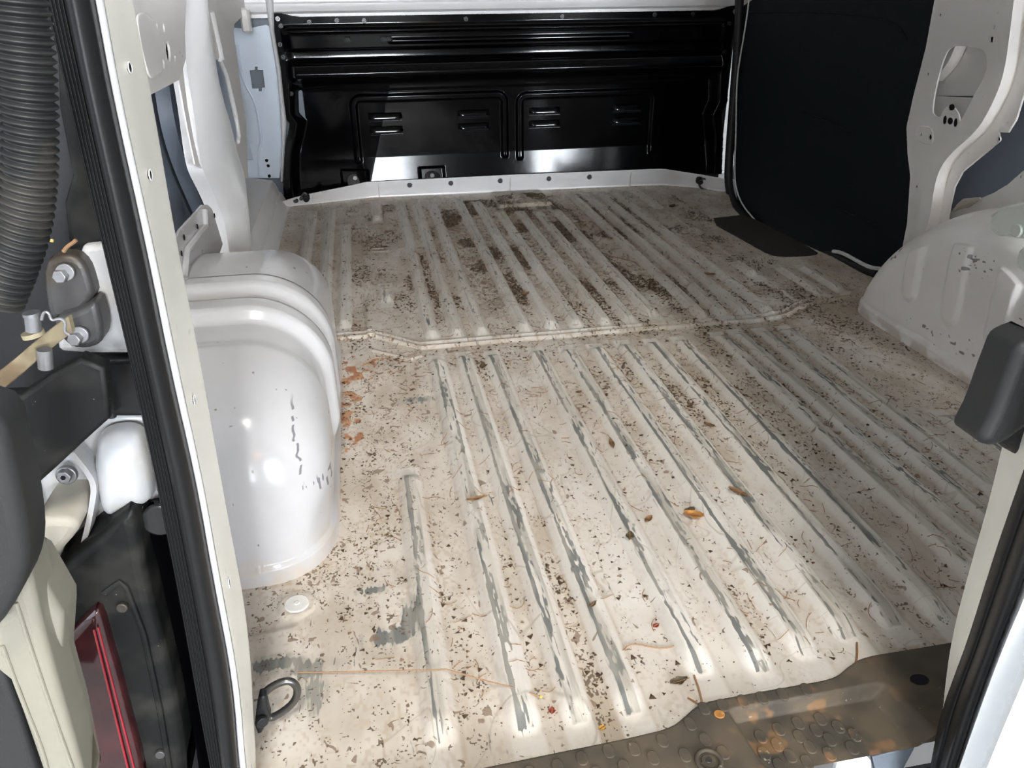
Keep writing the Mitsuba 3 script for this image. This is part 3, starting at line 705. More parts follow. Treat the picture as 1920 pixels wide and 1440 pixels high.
# ------------------------------------------------------------------ right wall
RX = 1.36
add('wall_right', box((1.535, 1.82, .56), (.02, 2.50, 1.62), .004), 'skin_blue', label='beige pressed steel right side wall of the van', kind='structure', key='wall_right')
pil = [(1757, -30), (1960, -30), (1956, 60), (1905, 225), (1890, 249), (1872, 248), (1866, 265), (1835, 295), (1805, 322), (1790, 350), (1782, 385), (1775, 420), (1700, 520), (1660, 560), (1690, 470), (1700, 420), (1706, 330), (1701, 290), (1699, 238), (1712, 180), (1735, 90)]
win = [(1772, 100), (1785, 87), (1800, 86), (1838, 90), (1848, 98), (1851, 118), (1848, 145), (1836, 165), (1824, 205), (1820, 226), (1808, 232), (1799, 228), (1797, 212), (1788, 201), (1782, 196), (1772, 202), (1766, 212), (1763, 221), (1751, 217), (1747, 206), (1757, 150)]
RP = 1.362
ph = [win] + [ellipse(*e) for e in ((1762, 28, 2.4, 4, 12), (1739, 139, 2.2, 4, 12), (1726, 252, 2.2, 4, 12), (1743.5, 257, 3.4, 5.5, 14), (1864, 51, 2.6, 4, 12), (1859, 74, 4.6, 6, 14), (1718, 350, 2.2, 3.6, 12), (1872, 261, 3.2, 5, 12), (1889, 231, 2, 2.5, 10))]
add('pillar_panel', plate_x(RP, pil, .004, .0015, ph, side=-1), 'paint_panel', 'wall_right', label='beige pillar panel with a large rounded cut-out')
for e in ((1762, 28, 4, 6), (1739, 139, 4, 6), (1864, 51, 4, 6), (1859, 74, 6, 8), (1718, 350, 4, 6), (1872, 261, 5, 7), (1726, 252, 4, 6), (1743.5, 257, 5, 7)):
    add('hole', plate_x(RP + .0055, ellipse(*e), .001, .0002, side=-1), 'hole_dark', 'wall_right')  # dark backing plates, shade inside the holes put into the colour
add('pillar_slope', bulged([(1901, -30), (1896, 0), (1881, 104), (1866, 150), (1851, 172), (1838, 200), (1822, 228), (1808, 246), (1777, 273), (1757, 300), (1748, 340), (1745, 400), (1722, 480)],
                          [(1930, -30), (1925, 0), (1912, 104), (1902, 150), (1890, 180), (1874, 212), (1858, 238), (1836, 260), (1806, 285), (1784, 312), (1772, 350), (1764, 410), (1740, 480)], RP - .0005, .007), 'paint_panel', 'wall_right')
add('pillar_pad', plate_x(RP - .003, [(1717, 238), (1730, 234), (1748, 240), (1750, 268), (1738, 272), (1716, 262)], .004, .002, [ellipse(1726, 252, 2.2, 4, 12), ellipse(1743.5, 257, 3.4, 5.5, 14)], smooth=1, side=-1), 'paint_panel', 'wall_right')
for e in ((1771, 225, 2.6, 8), (1781, 227, 4.2, 6.5), (1791, 230, 2.6, 8), (1784, 201, 5, 6)):
    q = ellipse(e[0], e[1], e[2], e[3], 12, .12)
    add('hole', plate_x(RP - .0022, q, .0015, .0003, side=-1), 'hole_dark', 'wall_right')
add('cutout_back', plate_x(RP + .06, [(1735, 60), (1880, 60), (1880, 180), (1740, 180)], .004, .001, side=-1), 'paint_sealer', 'wall_right')
add('cutout_lower', plate_x(RP + .045, [(1720, 178), (1870, 186), (1860, 260), (1715, 255)], .004, .001, side=-1), 'paint_sealer', 'wall_right')
add('cutout_bulge', bulged([(1790, 80), (1772, 120), (1762, 150)], [(1815, 80), (1798, 120), (1768, 152)], RP + .058, -.02), 'paint_panel', 'wall_right')
lower = [(1960, 235), (1920, 262), (1885, 320), (1850, 355), (1830, 372), (1800, 385), (1780, 400), (1730, 450), (1690, 520), (1960, 620)]
add('lower_panel', plate_x(RP + .03, [(1960, 320), (1920, 318), (1890, 345), (1862, 362), (1830, 375), (1790, 388), (1760, 420), (1700, 520), (1960, 640)], .004, .0015, [ellipse(1913, 331, 2.6, 4, 12)], side=-1), 'paint_panel', 'wall_right', label='beige panel above the right wheel arch')
add('sealer_lump', tube(resample(chaikin(onx(RP + .012, [(1788, 396), (1800, 385), (1822, 377), (1838, 372)]), 2, False), 20), np.r_[np.linspace(.003, .012, 10), np.linspace(.012, .003, 10)], 8), 'cream_dirty', 'wall_right', label='cream sealant lump')
# sliding door with black lining
dk = 'door_1'
tag(dk, 'closed sliding side door lined with a black panel', kind='structure')
lin = [(1386, -30), (1768, -30), (1740, 70), (1716, 150), (1702, 230), (1703, 290), (1708, 330), (1703, 420), (1692, 475), (1668, 510), (1640, 545), (1600, 545), (1545, 530), (1480, 500), (1420, 460), (1392, 415), (1380, 370), (1374, 300), (1380, 150)]
add('lining', plate_x(1.405, lin, .02, .004, smooth=1, side=-1), 'lining_black', dk, label='black door lining')
sealp = [(1387, -30), (1385, 60), (1376, 180), (1368, 280), (1365, 340), (1372, 375), (1390, 402), (1420, 424)]
add('door_seal', tube(resample(chaikin(onx(1.392, sealp), 2, False), 60), .016, 12), 'rubber_dark', dk, label='black rubber door seal')
pip = [(1405, -10), (1401, 30), (1390, 95), (1381, 150), (1380, 250), (1377, 320), (1380, 355), (1392, 385), (1415, 412)]
add('piping', tube(resample(chaikin(onx(1.386, pip), 2, False), 60), .0028, 8), 'piping', dk, label='thin white edging of the lining')
add('piping', tube(resample(chaikin(onx(1.352, [(1562, 471), (1580, 474), (1610, 491), (1632, 502), (1650, 504)]), 2, False), 24), .0055, 8), 'piping', dk, label='white edging at the foot of the lining')
add('door_seal', tube(resample(chaikin(onx(1.362, [(1540, 482), (1560, 476), (1590, 492), (1625, 508), (1648, 512)]), 2, False), 30), .014, 12), 'rubber_dark', dk)
add('yellow_tag', plate_z(.004, onz(.004, [(1563, 490), (1575, 489), (1583, 499), (1572, 501)])[:, :2], .002, .0005), 'tape_yellow', dk, label='yellow mark at the foot of the door')
for l in ([(1395, 24), (1530, 22), (1640, 30), (1690, 50), (1700, 75)], [(1500, 205), (1600, 250)], [(1560, 385), (1650, 425)]):
    add('lining_crease', tube(resample(chaikin(onx(1.404, l), 2, False), 24), .0022, 6), 'lining_black', dk)
# step tread in the door recess
sm = onz(.003, [(1322, 412), (1384, 405), (1392, 404), (1420, 414), (1470, 440), (1535, 474), (1530, 480), (1500, 482), (1465, 483), (1440, 478), (1412, 462)])[:, :2]
st = thing('step_mat', 'flat dark brown step mat at the foot of the black sliding door', 'step mat')
add('tread', plate_z(.006, chaikin(sm, 1), .006, .0015), 'mat_brown', st)

# ------------------------------------------------------------------ mounting bracket on the right arch
mb = thing('mounting_bracket', 'small pale plastic bracket with a round boss on top of the right wheel arch', 'bracket')
add('plate', plate_x(1.195, [(1857, 392), (1945, 372), (1945, 452), (1915, 448), (1852, 440)], .03, .006, smooth=1, side=-1), 'bracket_clear', mb)
add('boss', disc(on(0, 1.194, 1909, 432), .013, (-1, 0, 0), .006, 24, .002), 'bracket_clear', mb)
add('tongue', plate_x(1.185, [(1910, 462), (1950, 456), (1950, 512), (1918, 510), (1904, 500)], .012, .004, smooth=1, side=-1), 'bracket_clear', mb)

# ------------------------------------------------------------------ left door pillar (trim_2) and its rubber seal
NP = 60
def curve_y(y, px): return resample(chaikin(ony(y, px), 2, False), NP)
ex = [(1.0)]
e_far = curve_y(.60, [(236, -60), (248, 0), (282, 167), (333, 467), (372, 657), (418, 920), (450, 1087), (459, 1140), (470, 1237), (475, 1340), (482, 1450), (500, 1560)])
e_mid = curve_y(.55, [(215, -60), (226, 0), (258, 167), (309, 467), (349, 657), (399, 920), (432, 1087), (442, 1140), (457, 1237), (463, 1340), (472, 1450), (490, 1560)])
e_hr = curve_y(.497, [(184, -60), (195, 0), (228, 187), (293, 480), (335, 693), (381, 900), (412, 1080), (449, 1275), (461, 1440), (478, 1560)])
e_hm = curve_y(.488, [(176, -60), (186, 0), (220, 187), (285, 480), (327, 693), (373, 900), (404, 1080), (441, 1275), (454, 1440), (470, 1560)])
e_hl = curve_y(.495, [(166, -60), (177, 0), (211, 187), (276, 480), (318, 693), (366, 900), (397, 1080), (435, 1275), (446, 1440), (462, 1560)])
back1 = e_far + [-.10, .02, 0]; back2 = e_hl + [-.06, .06, 0]
tk = 'trim_2'
tag(tk, 'beige painted door pillar edge with punched oval holes at left', kind='structure')
back2 = e_hl + [-.004, .05, 0]; back1 = e_far + [-.02, .01, 0]
add('pillar', loft([e_hr, .5 * e_hr + .5 * e_mid + [.0015, 0, 0], e_mid, .5 * e_mid + .5 * e_far + [.0012, 0, 0], e_far, back1, back2]), 'paint_beige', tk, smooth=12, label='beige pillar face')
add('welt', loft([e_hl, .5 * e_hl + .5 * e_hm + [0, -.002, 0], e_hm, .5 * e_hm + .5 * e_hr + [.001, -.001, 0], e_hr, e_hr + [-.006, .008, 0], e_hl + [0, .008, 0]]), 'paint_edge', tk, smooth=60, label='white welded edge of the pillar')
for (x0, y0, rx, ry) in ((240, 122, 6, 11), (281, 317, 4.5, 11), (367, 728, 3, 9), (428, 1065, 3, 9), (476, 1412, 2.5, 9)):
    c = on(1, .545, x0, y0)
    e_all = (e_mid + e_hr) / 2
    a_ = np.arange(18) / 18 * 2 * math.pi
    j = np.abs(e_mid[:, 2] - c[2]).argmin(); k_ = np.abs(e_hr[:, 2] - c[2]).argmin()
    A, B = e_hr[k_], e_mid[j]; t_ = B - A; t_[2] = 0; t_ /= np.linalg.norm(t_)
    nrm = np.array([t_[1], -t_[0], 0.0])
    s_ = (.545 - A[1]) / max(B[1] - A[1], 1e-6)
    cc = A + (B - A) * .55; cc[2] = c[2]
    m = slab(np.c_[.0050 * np.cos(a_), .0026 * np.sin(a_)], .002, .0004)
    add('hole', place(m, cc + nrm * .0022, t_, (0, 0, 1), nrm), 'hole_dark', tk)
    ring = np.c_[.0056 * np.cos(a_), .0031 * np.sin(a_)]
    add('hole_edge', tube(cc + nrm * .0022 + ring[:, :1] * t_ + ring[:, 1:] * np.array([0, 0, 1.0]), .0005, 6, closed=True), 'paint_edge', tk)
# rubber seal: lip with fine ribs and a smooth bulb
s_l = curve_y(.488, [(78, -60), (89, 0), (146, 240), (191, 440), (246, 670), (297, 910), (337, 1110), (379, 1350), (397, 1440), (418, 1560)])
s_r = curve_y(.488, [(166, -60), (178, 0), (212, 187), (277, 480), (319, 693), (367, 900), (398, 1080), (436, 1275), (448, 1440), (466, 1560)])
C = []
m = 110
for i in range(m):
    t = i / (m - 1)
    if t < .46: dep = .004 + .0016 * math.sin(t / .46 * 5 * math.pi) ** 2 + .008 * t
    else: dep = .0077 + .010 * math.sin((t - .46) / .54 * math.pi) ** .6
    C.append(s_l * (1 - t) + s_r * t + np.array([0, -float(dep), 0]))
C += [s_r + [-.001, .006, 0], s_l + [0, .006, 0]]
ds = thing('door_seal', 'long black rubber door seal running down the left door pillar', 'door seal')
add('strip', loft(np.array(C)), 'rubber', ds, smooth=50)

# ------------------------------------------------------------------ body and fittings left of the seal
bd = 'trim_3'
tag(bd, 'dark rear corner of the body behind the left door hinge', kind='structure')
add('corner_panel', plate_y(.56, [(-60, -60), (150, -60), (260, 440), (330, 900), (420, 1480), (-60, 1480)], .01, .002), 'shaded_cavity', bd)
add('upper_panel', plate_y(.535, [(100, -60), (170, -60), (230, 300), (255, 440), (130, 470), (120, 380), (135, 330), (110, 200)], .01, .003), 'plastic_black', bd)
add('hinge_seat', plate_y(.528, [(150, 466), (162, 460), (200, 458), (262, 470), (290, 664), (120, 664), (104, 650), (112, 600), (140, 520)], .012, .004, smooth=1), 'body_grimy', bd, label='white painted hinge seat with black grime')
add('dark_panel', plate_y(.532, [(183, 676), (300, 670), (330, 782), (205, 783), (196, 740)], .01, .004), 'black_edge', bd, label='glossy dark panel under the hinge')
add('dark_ridge', tube(ony(.524, [(181, 676), (190, 712), (201, 748), (211, 782)]), .003, 8), 'black_edge', bd)
# white lower corner: bulging body panel
n_, m_ = 40, 40
base = ony(.53, [(20, 930), (20, 780), (330, 780), (345, 1010), (140, 1110), (40, 1100)])
def dome_patch(px, y0, amp):
    q = ony(y0, px); x0, x1, z0, z1 = q[:, 0].min(), q[:, 0].max(), q[:, 2].min(), q[:, 2].max()
    return q, (x0, x1, z0, z1)
wl = [(30, 1000), (30, 900), (180, 782), (290, 780), (330, 1000), (262, 950), (235, 960), (195, 985), (170, 1020), (120, 1090), (60, 1090)]
add('lower_corner', plate_y(.535, wl, .012, .004), 'body_grimy', bd, label='white painted lower corner panel')
bl = ony(.528, [(192, 800), (262, 790), (282, 830), (296, 900), (290, 930), (240, 942), (200, 960), (186, 890), (182, 840)])[:, [0, 2]]
bl = chaikin(bl, 2); cen = bl.mean(0); rings = []
for k in range(9):
    a_ = k / 8 * math.pi / 2
    r_ = cen + (bl - cen) * math.cos(a_) if k < 8 else np.repeat(cen[None], len(bl), 0) + (bl - cen) * 1e-3
    rings.append(np.c_[r_[:, 0], np.full(len(bl), .530 - .026 * math.sin(a_) ** .7), r_[:, 1]])
add('lower_bulge', outward(TM(np.array(rings).reshape(-1, 3), grid_faces(len(rings), len(bl), False, True))), 'body_grimy', bd, smooth=60, label='rounded white bulge of the corner panel')
fl_ = resample(chaikin(ony(.520, [(143, 832), (168, 862), (186, 892), (181, 930), (172, 975), (160, 1020)]), 2, False), 40)
add('web', loft([fl_ + [-.002, 0, 0], fl_ + [-.002, -.012, 0], fl_ + [.002, -.012, 0], fl_ + [.002, .006, 0]]), 'body_grimy', bd, smooth=40, label='upright web beside the bolt')
fl2 = resample(ony(.505, [(42, 920), (50, 970), (62, 1000), (74, 1035)]), 20)
add('web', loft([fl2 + [-.003, 0, 0], fl2 + [-.003, -.02, 0], fl2 + [.003, -.02, 0], fl2 + [.003, .02, 0]]), 'cream', bd)
k = add('bolt', join([disc(on(1, .523, 127, 888), .0072, (0, -1, .1), .004, 28, .001)]), 'bolt_steel', bd, label='flanged bolt with a star socket')
c_ = on(1, .519, 124, 889)
add('head', hexnut(c_, .0050, (0, -1, .1), .006), 'bolt_steel', k)
add('socket', disc(c_ + [0, -.006, .0008], .0018, (0, -1, .1), .0006, 6, .0002), 'hole_dark', k)
ck = chaikin([(58, 978), (100, 973), (135, 975), (148, 988), (142, 1005), (110, 1040), (90, 1090), (60, 1110), (50, 1040)], 1)
add('buffer_block', plate_y(.485, ck, .05, .006), 'cream_dirty', bd, label='grubby cream block at the body corner')

# black cover plate over the lower hinge
cp = thing('cover_plate', 'dusty black plastic cover plate hanging below the check arm at left', 'cover')
add('plate', plate_y(.475, [(-40, 745), (40, 742), (92, 705), (150, 672), (196, 690), (203, 745), (206, 785), (164, 823), (95, 887), (44, 932), (28, 937), (-40, 860)], .012, .003), 'plastic_black', cp)

# hinge
hg = 'trim_3__door_hinge'; tag(hg, 'grey steel door hinge with two pale bolts')
upper = plate_y(.515, [(80, 495), (108, 478), (140, 480), (160, 496), (172, 530), (178, 558), (150, 590), (95, 605), (84, 560)], .014, .004, smooth=1)
lowr = plate_y(.505, [(98, 596), (150, 582), (178, 562), (190, 600), (193, 630), (186, 648), (160, 656), (134, 653), (118, 640), (104, 620)], .020, .004, smooth=1)
add('leaf', upper, 'hinge_metal', hg); add('leaf', lowr, 'hinge_metal', hg)
for p, y in (((121, 513), .513), ((148, 630), .503)):
    c = on(1, y, *p)
    add('bolt', join([disc(c + [.001, 0, .001], .0056, (0, -1, .1), .002, 24, .0006), hexnut(c + np.array([-.001, -.002, -.0006]), .0044, (-.15, -1, .1), .0045)]), 'bolt_steel', hg, label='pale hexagon bolt')
# check arm
ca = thing('check_arm', 'rusty brown door check arm with two pins below the hinge', 'door check')
arm = np.array([on(1, .44, -30, 735), on(1, .45, 20, 700), on(1, .465, 70, 655), on(1, .48, 112, 622), on(1, .49, 135, 606)])
arm = resample(chaikin(arm, 2, False), 30); upv = np.array([.0, .15, 1.0]) / 1.011
sd = np.array([0, -1, .15]) / 1.011
add('arm', loft([arm + upv * .0048 + sd * .003, arm + upv * .0055, arm + upv * .0048 - sd * .003, arm - upv * .0048 - sd * .003, arm - upv * .0055, arm - upv * .0048 + sd * .003]), 'arm_brown', ca, smooth=50)
def pin(px0, px1, y, r): return tube(np.array([on(1, y, *px0), on(1, y, *px1)]), r, 18)
add('pin', join([pin((60, 588), (63, 620), .455, .0042), pin((58, 586), (60, 592), .455, .0047)]), 'bolt_steel', ca, smooth=40, label='grey pivot pin')
add('pin', pin((83, 655), (86, 690), .458, .0042), 'bolt_steel', ca, smooth=40, label='lower grey pin')
add('collar', pin((60, 622), (64, 630), .457, .0062), 'arm_brown', ca, smooth=40)
add('spring_clip', tube(resample(chaikin(np.array([on(1, .448, *p) for p in [(78, 600), (82, 584), (92, 586), (96, 602), (112, 596), (124, 604), (120, 622), (130, 628)]]), 2, False), 40), .0009, 8), 'bolt_steel', ca)

# corrugated gaiter
pth = resample(chaikin(ony(.43, [(22, -60), (33, 0), (45, 90), (54, 200), (56, 300), (50, 380), (38, 440), (22, 490), (8, 530), (-4, 560)]), 2, False), 640)
d = np.r_[0, np.cumsum(np.linalg.norm(np.diff(pth, axis=0), axis=1))]
rr = .0122 + .0011 * np.sin(d / .0041 * 2 * math.pi) + .0003 * np.sin(d * 60)
gt = thing('gaiter_hose', 'thick black corrugated rubber cable hose hanging at the upper left', 'hose')
add('tube', tube(pth, rr, 40), 'gaiter', gt, smooth=60)
c_ = on(1, .44, 12, 515)
add('end_sleeve', tube(resample(ony(.432, [(16, 500), (6, 522), (-4, 545)]), 12), .0138, 24), 'gaiter', gt, smooth=50)
add('wire', tube(resample(chaikin(ony(.50, [(72, 452), (80, 447), (92, 450), (100, 452)]), 2, False), 14), .0010, 8), 'tape_yellow', gt, label='orange bit of wire')
add('wire', tube(resample(chaikin(ony(.50, [(119, 472), (126, 462), (136, 456), (143, 450)]), 2, False), 14), .0012, 8), 'straw', gt)

# tail lamp
tl = thing('tail_lamp', 'red tail lamp in a dusty black housing at the lower left', 'tail lamp')
hs = [(70, 1120), (88, 1085), (120, 1055), (180, 1008), (238, 958), (252, 972), (262, 1010), (272, 1070), (290, 1150), (312, 1230), (330, 1310), (345, 1400), (352, 1480), (150, 1480), (120, 1260), (112, 1210)]
add('housing', plate_y(.495, hs, .05, .008), 'plastic_black', tl, label='dusty black housing')
lens = [(176, 1147), (186, 1152), (193, 1168), (206, 1215), (222, 1270), (243, 1350), (262, 1420), (275, 1490), (150, 1490), (122, 1290), (117, 1205)]
add('lens', plate_y(.484, lens, .02, .006), 'lens_red', tl, label='dark red lens')
for a_, b_ in (((176, 1180), (252, 1490)), ((184, 1176), (264, 1490))):
    add('lens_rib', tube(np.array([on(1, .4825, *a_), on(1, .4825, *b_)]), .0009, 8), 'lens_bright', tl, label='bright red rib in the lens')
gr = resample(ony(.4945, [(196, 1112), (228, 1088), (236, 1100), (270, 1190), (300, 1330), (318, 1440)]), 30)
add('edge_bead', tube(gr, .0026, 8), 'plastic_black', tl)
for p in ((230, 1137), (301, 1412)):
    c = on(1, .494, *p)
    k = add('screw', disc(c, .0042, (0, -1, .1), .003, 20, .001), 'hinge_metal', tl, label='dirty screw head')
# wet black strip between lamp and seal
bs = resample(chaikin(ony(.52, [(262, 960), (285, 1010), (305, 1090), (322, 1170), (345, 1270), (362, 1360), (378, 1480)]), 2, False), NP)
bs2 = resample(chaikin(ony(.52, [(310, 950), (330, 1010), (352, 1110), (374, 1220), (392, 1330), (405, 1400), (420, 1480)]), 2, False), NP)
add('gutter', loft([bs, bs * .6 + bs2 * .4 + [0, .012, 0], bs * .3 + bs2 * .7 + [0, -.004, 0], bs2, bs2 + [0, .04, 0], bs + [0, .04, 0]]), 'black_gloss', bd, smooth=50, label='glossy black gutter beside the tail lamp')
add('cap', disc(on(1, .515, 300, 972), .013, (0, -1, .1), .004, 24, .0015), 'black_edge', bd)

# left rear door edge, opened past the lamp (door_2)
dl = 'door_2'
tag(dl, 'cream inner edge of the opened left rear door at the bottom left', kind='structure')
add('edge', plate_y(.40, [(-40, 1190), (10, 1150), (49, 1062), (58, 1090), (78, 1180), (108, 1290), (140, 1400), (164, 1490), (90, 1490), (60, 1400), (20, 1290), (-40, 1150)], .03, .006), 'cream', dl, label='cream door edge')
add('flange', plate_y(.415, [(49, 1062), (66, 1072), (80, 1095), (116, 1156), (117, 1175), (112, 1262), (140, 1360), (168, 1490), (130, 1490), (90, 1300), (60, 1150)], .03, .006), 'cream', dl)
for ln in ([(4, 1210), (40, 1310), (78, 1400), (96, 1470)], [(30, 1130), (62, 1230), (100, 1340), (146, 1470)]):
    add('fold', tube(resample(chaikin(ony(.3995, ln), 2, False), 30), .0013, 8), 'cream', dl)
add('inner_trim', plate_y(.37, [(-60, 770), (0, 790), (20, 870), (40, 960), (50, 1030), (48, 1080), (30, 1130), (-10, 1190), (-60, 1230)], .03, .008, smooth=1), 'plastic_grey', dl, label='dark grey rounded door trim')
add('lower_trim', plate_y(.41, [(-60, 1215), (0, 1240), (34, 1330), (75, 1460), (80, 1500), (-60, 1500)], .02, .004), 'plastic_grey', dl)

# ------------------------------------------------------------------ right rear door (closed), door_3
dr_ = 'door_3'
tag(dr_, 'closed right rear door seen edge-on at the right', kind='structure')
def curve_x(x, px, n=NP): return resample(chaikin(onx(x, px), 2, False), n)
r_in = curve_y(.505, [(1925, 640), (1882, 826), (1854, 942), (1823, 1050), (1795, 1152), (1782, 1214), (1774, 1270), (1768, 1325), (1762, 1400), (1750, 1500)])
r_md = curve_y(.455, [(2030, 560), (1940, 826), (1890, 967), (1859, 1060), (1818, 1193), (1792, 1262), (1768, 1328), (1752, 1400), (1735, 1500)])
r_s2 = curve_y(.415, [(2085, 640), (2010, 830), (1920, 1090), (1870, 1214), (1828, 1332), (1792, 1440), (1770, 1500)])
r_out = curve_y(.37, [(2160, 640), (2090, 830), (2010, 1090), (1945, 1214), (1895, 1332), (1850, 1440), (1830, 1500)])
top = lambda c: np.vstack([c])
def ext_up(c):                                  # carry the edge up to the roof along its own line
    d = c[0] - c[3]; d /= abs(d[2]); up_ = [c[0] + d * h_ for h_ in np.linspace(1.30 - c[0][2], .02, 12)]
    return np.vstack([np.array(up_), c])
r_in, r_md, r_s2, r_out = map(ext_up, (r_in, r_md, r_s2, r_out))
add('edge', loft([r_in, .5 * r_in + .5 * r_md + [-.001, 0, 0], r_md, r_md + [.03, .0, 0], r_in + [.05, 0, 0]]), 'paint_beige', dr_, label='off-white door edge')
far_in = r_in.copy(); far_in[:, 0] = 1.22; far_out = r_out.copy(); far_out[:, 0] = 1.22; far_out[:, 1] = .36
mid_o = r_out + [.05, -.02, 0]
add('panel', loft([r_s2 + [.004, 0, 0], r_s2 * .7 + r_out * .3 + [-.006, 0, 0], r_s2 * .45 + r_out * .55 + [.010, 0, 0], r_out + [.0, 0, 0], mid_o, far_out, far_in, r_in + [.05, 0, 0], r_md + [.02, 0, 0]]), 'door_white', dr_, smooth=50, label='white painted door panel')
ds2 = thing('door_seal', 'black rubber seal along the edge of the closed right rear door', 'door seal')
C = []
for i in range(26):
    t = i / 25
    dep = .003 + .006 * math.sin(min(t / .42, 1) * math.pi) ** .6 if t < .42 else .003 + .014 * math.sin((t - .42) / .58 * math.pi) ** .6
    C.append(r_md * (1 - t) + r_s2 * t + np.array([-dep * .8, -dep * .5, 0]))
C += [r_s2 + [.012, .01, 0], r_md + [.012, .006, 0]]
add('strip', loft(np.array(C)), 'rubber', ds2, smooth=50)
bf = thing('door_buffer', 'dark grey plastic buffer on the edge of the right rear door', 'buffer')
q_ = chaikin(ony(.47, [(1960, 625), (1920, 640), (1905, 652), (1896, 675), (1880, 715), (1858, 775), (1842, 805), (1834, 820), (1838, 832), (1856, 836), (1880, 828), (1910, 806), (1960, 770)])[:, [0, 2]], 1)
add('body', place(slab(q_, .035, .009, steps=5), (0, .465, 0), (1, 0, 0), (0, 0, 1), (0, -1, 0)), 'plastic_grey', bf, smooth=40)
q_ = chaikin(ony(.475, [(1880, 830), (1905, 808), (1960, 760), (1960, 900), (1925, 870), (1895, 842)])[:, [0, 2]], 1)
add('foot', place(slab(q_, .03, .005), (0, .475, 0), (1, 0, 0), (0, 0, 1), (0, -1, 0)), 'rubber_dark', bf)

# ------------------------------------------------------------------ rear scuff plate and bumper
sp = thing('scuff_plate', 'dirty brown textured plastic scuff plate over the rear edge of the load floor', 'scuff plate')
SC = {}
def scuff():
    ue = np.array(up_edge)
    def edge(x): return np.interp(x, ue[:, 0], ue[:, 1])
    xs, ts = np.arange(-.25, 1.2, .0025), np.linspace(0, 1, 60)
    X, Tt = np.meshgrid(xs, ts, indexing='ij')
    E = np.stack([edge(xs)] * 1)[0]
    E = np.convolve(np.pad(E, 6, mode='edge'), np.ones(13) / 13, 'valid')
    lo = np.interp(xs, [-.25, .30, .38, .45, .52, .56, 1.2], [.42, .45, .468, .468, .468, .468, .46])
    Y = lo[:, None] + (E - lo)[:, None] * Tt
    Z = .012 * sst(0, .06, 1 - Tt) + .0015
    rec = sst(.338, .348, X - (.545 - Y) * .10) * (1 - sst(.520, .545, X + (Y - .5) * .2)) * (1 - sst(.534, .541, Y))
    Z = Z - .017 * rec
    SC.update(X=X, Y=Y, Z=Z)
    V = np.stack([X, Y, Z], -1).reshape(-1, 3)
    bot = np.array([np.stack([xs, lo, np.full(len(xs), -.03)], 1)])
    top_m = TM(V, grid_faces(len(xs), len(ts)))
    sk = TM(np.vstack([np.stack([xs, lo, Z[:, 0]], 1), np.stack([xs, lo + .004, np.full(len(xs), -.006)], 1)]), grid_faces(2, len(xs)))
    return join([top_m, sk])
PADS = [(x, y) for x, y in [(.195, .515), (.222, .512), (.165, .512), (.138, .508), (.108, .506), (.315, .546), (.337, .546), (.362, .547), (.385, .547), (.410, .547), (.440, .548), (.292, .530), (.300, .508), (.255, .516), (.238, .498), (.272, .495), (.205, .494), (.175, .492), (.312, .490), (.285, .475),
        (.368, .512), (.392, .517), (.417, .520), (.444, .520), (.381, .499), (.410, .504), (.432, .508), (.458, .507), (.362, .492), (.388, .484), (.414, .490), (.440, .494), (.470, .494), (.371, .476), (.402, .474), (.430, .478), (.458, .480)]]
add('plate', scuff(), 'plastic_dirty', sp, smooth=40)
padm = slab(chaikin([(-.0062, -.0085), (.0062, -.0085), (.0062, .0085), (-.0062, .0085)], 2), .003, .0009)
for (cx, cy) in PADS:
    k_ = np.unravel_index(((SC['X'] - cx) ** 2 + (SC['Y'] - cy) ** 2).argmin(), SC['X'].shape)
    add('pad', padm.copy().apply_translation((cx, cy, SC['Z'][k_] + .0014)), 'plastic_dirty', sp)
c_ = onz(.014, [(1329, 1427)])[0]
k = add('screw', join([tube(np.array([[c_[0] + .0125 * math.cos(a_), c_[1] + .0125 * math.sin(a_), .0145] for a_ in np.linspace(0, 2 * math.pi, 28, endpoint=False)]), .0025, 8, closed=True), disc((c_[0], c_[1], .012), .008, (0, 0, 1), .003, 24, .001)]), 'plastic_dirty', sp, label='recessed screw')
add('head', disc((c_[0], c_[1], .015), .0035, (0, 0, 1), .001, 6, .0003), 'steel_dark', k)
c_ = onz(.014, [(1724, 1274)])[0]
add('latch_hole', disc((c_[0], c_[1], .0135), .011, (0, 0, 1), .0008, 20, .0003, squash=.7), 'hole_dark', sp)
c_ = onz(.016, [(1349, 1338)])[0]
st_ = thing('leaf_disc', 'small round orange leaf lying on the brown scuff plate', 'leaf')
add('blade', disc((c_[0], c_[1], .0145), .0058, (.1, .1, 1), .0012, 20, .0004), 'leaf_orange', st_)
bu = thing('bumper', 'pale blue-white painted bumper part showing under the scuff plate', 'bumper')
add('skin', box((.45, .44, -.12), (1.5, .10, .12), .012), 'shaded_cavity', bu)  # near-black box paints in the dark gap under the plate
add('step_face', plate_y(.480, [(1568, 1440), (1574, 1424), (1624, 1416), (1634, 1428), (1636, 1470), (1560, 1480)], .006, .0015), 'door_white', bu)
add('step_side', plate_y(.484, [(1636, 1420), (1716, 1402), (1690, 1450), (1650, 1480)], .006, .0015), 'plug_grey' if 0 else 'skin_blue', bu)

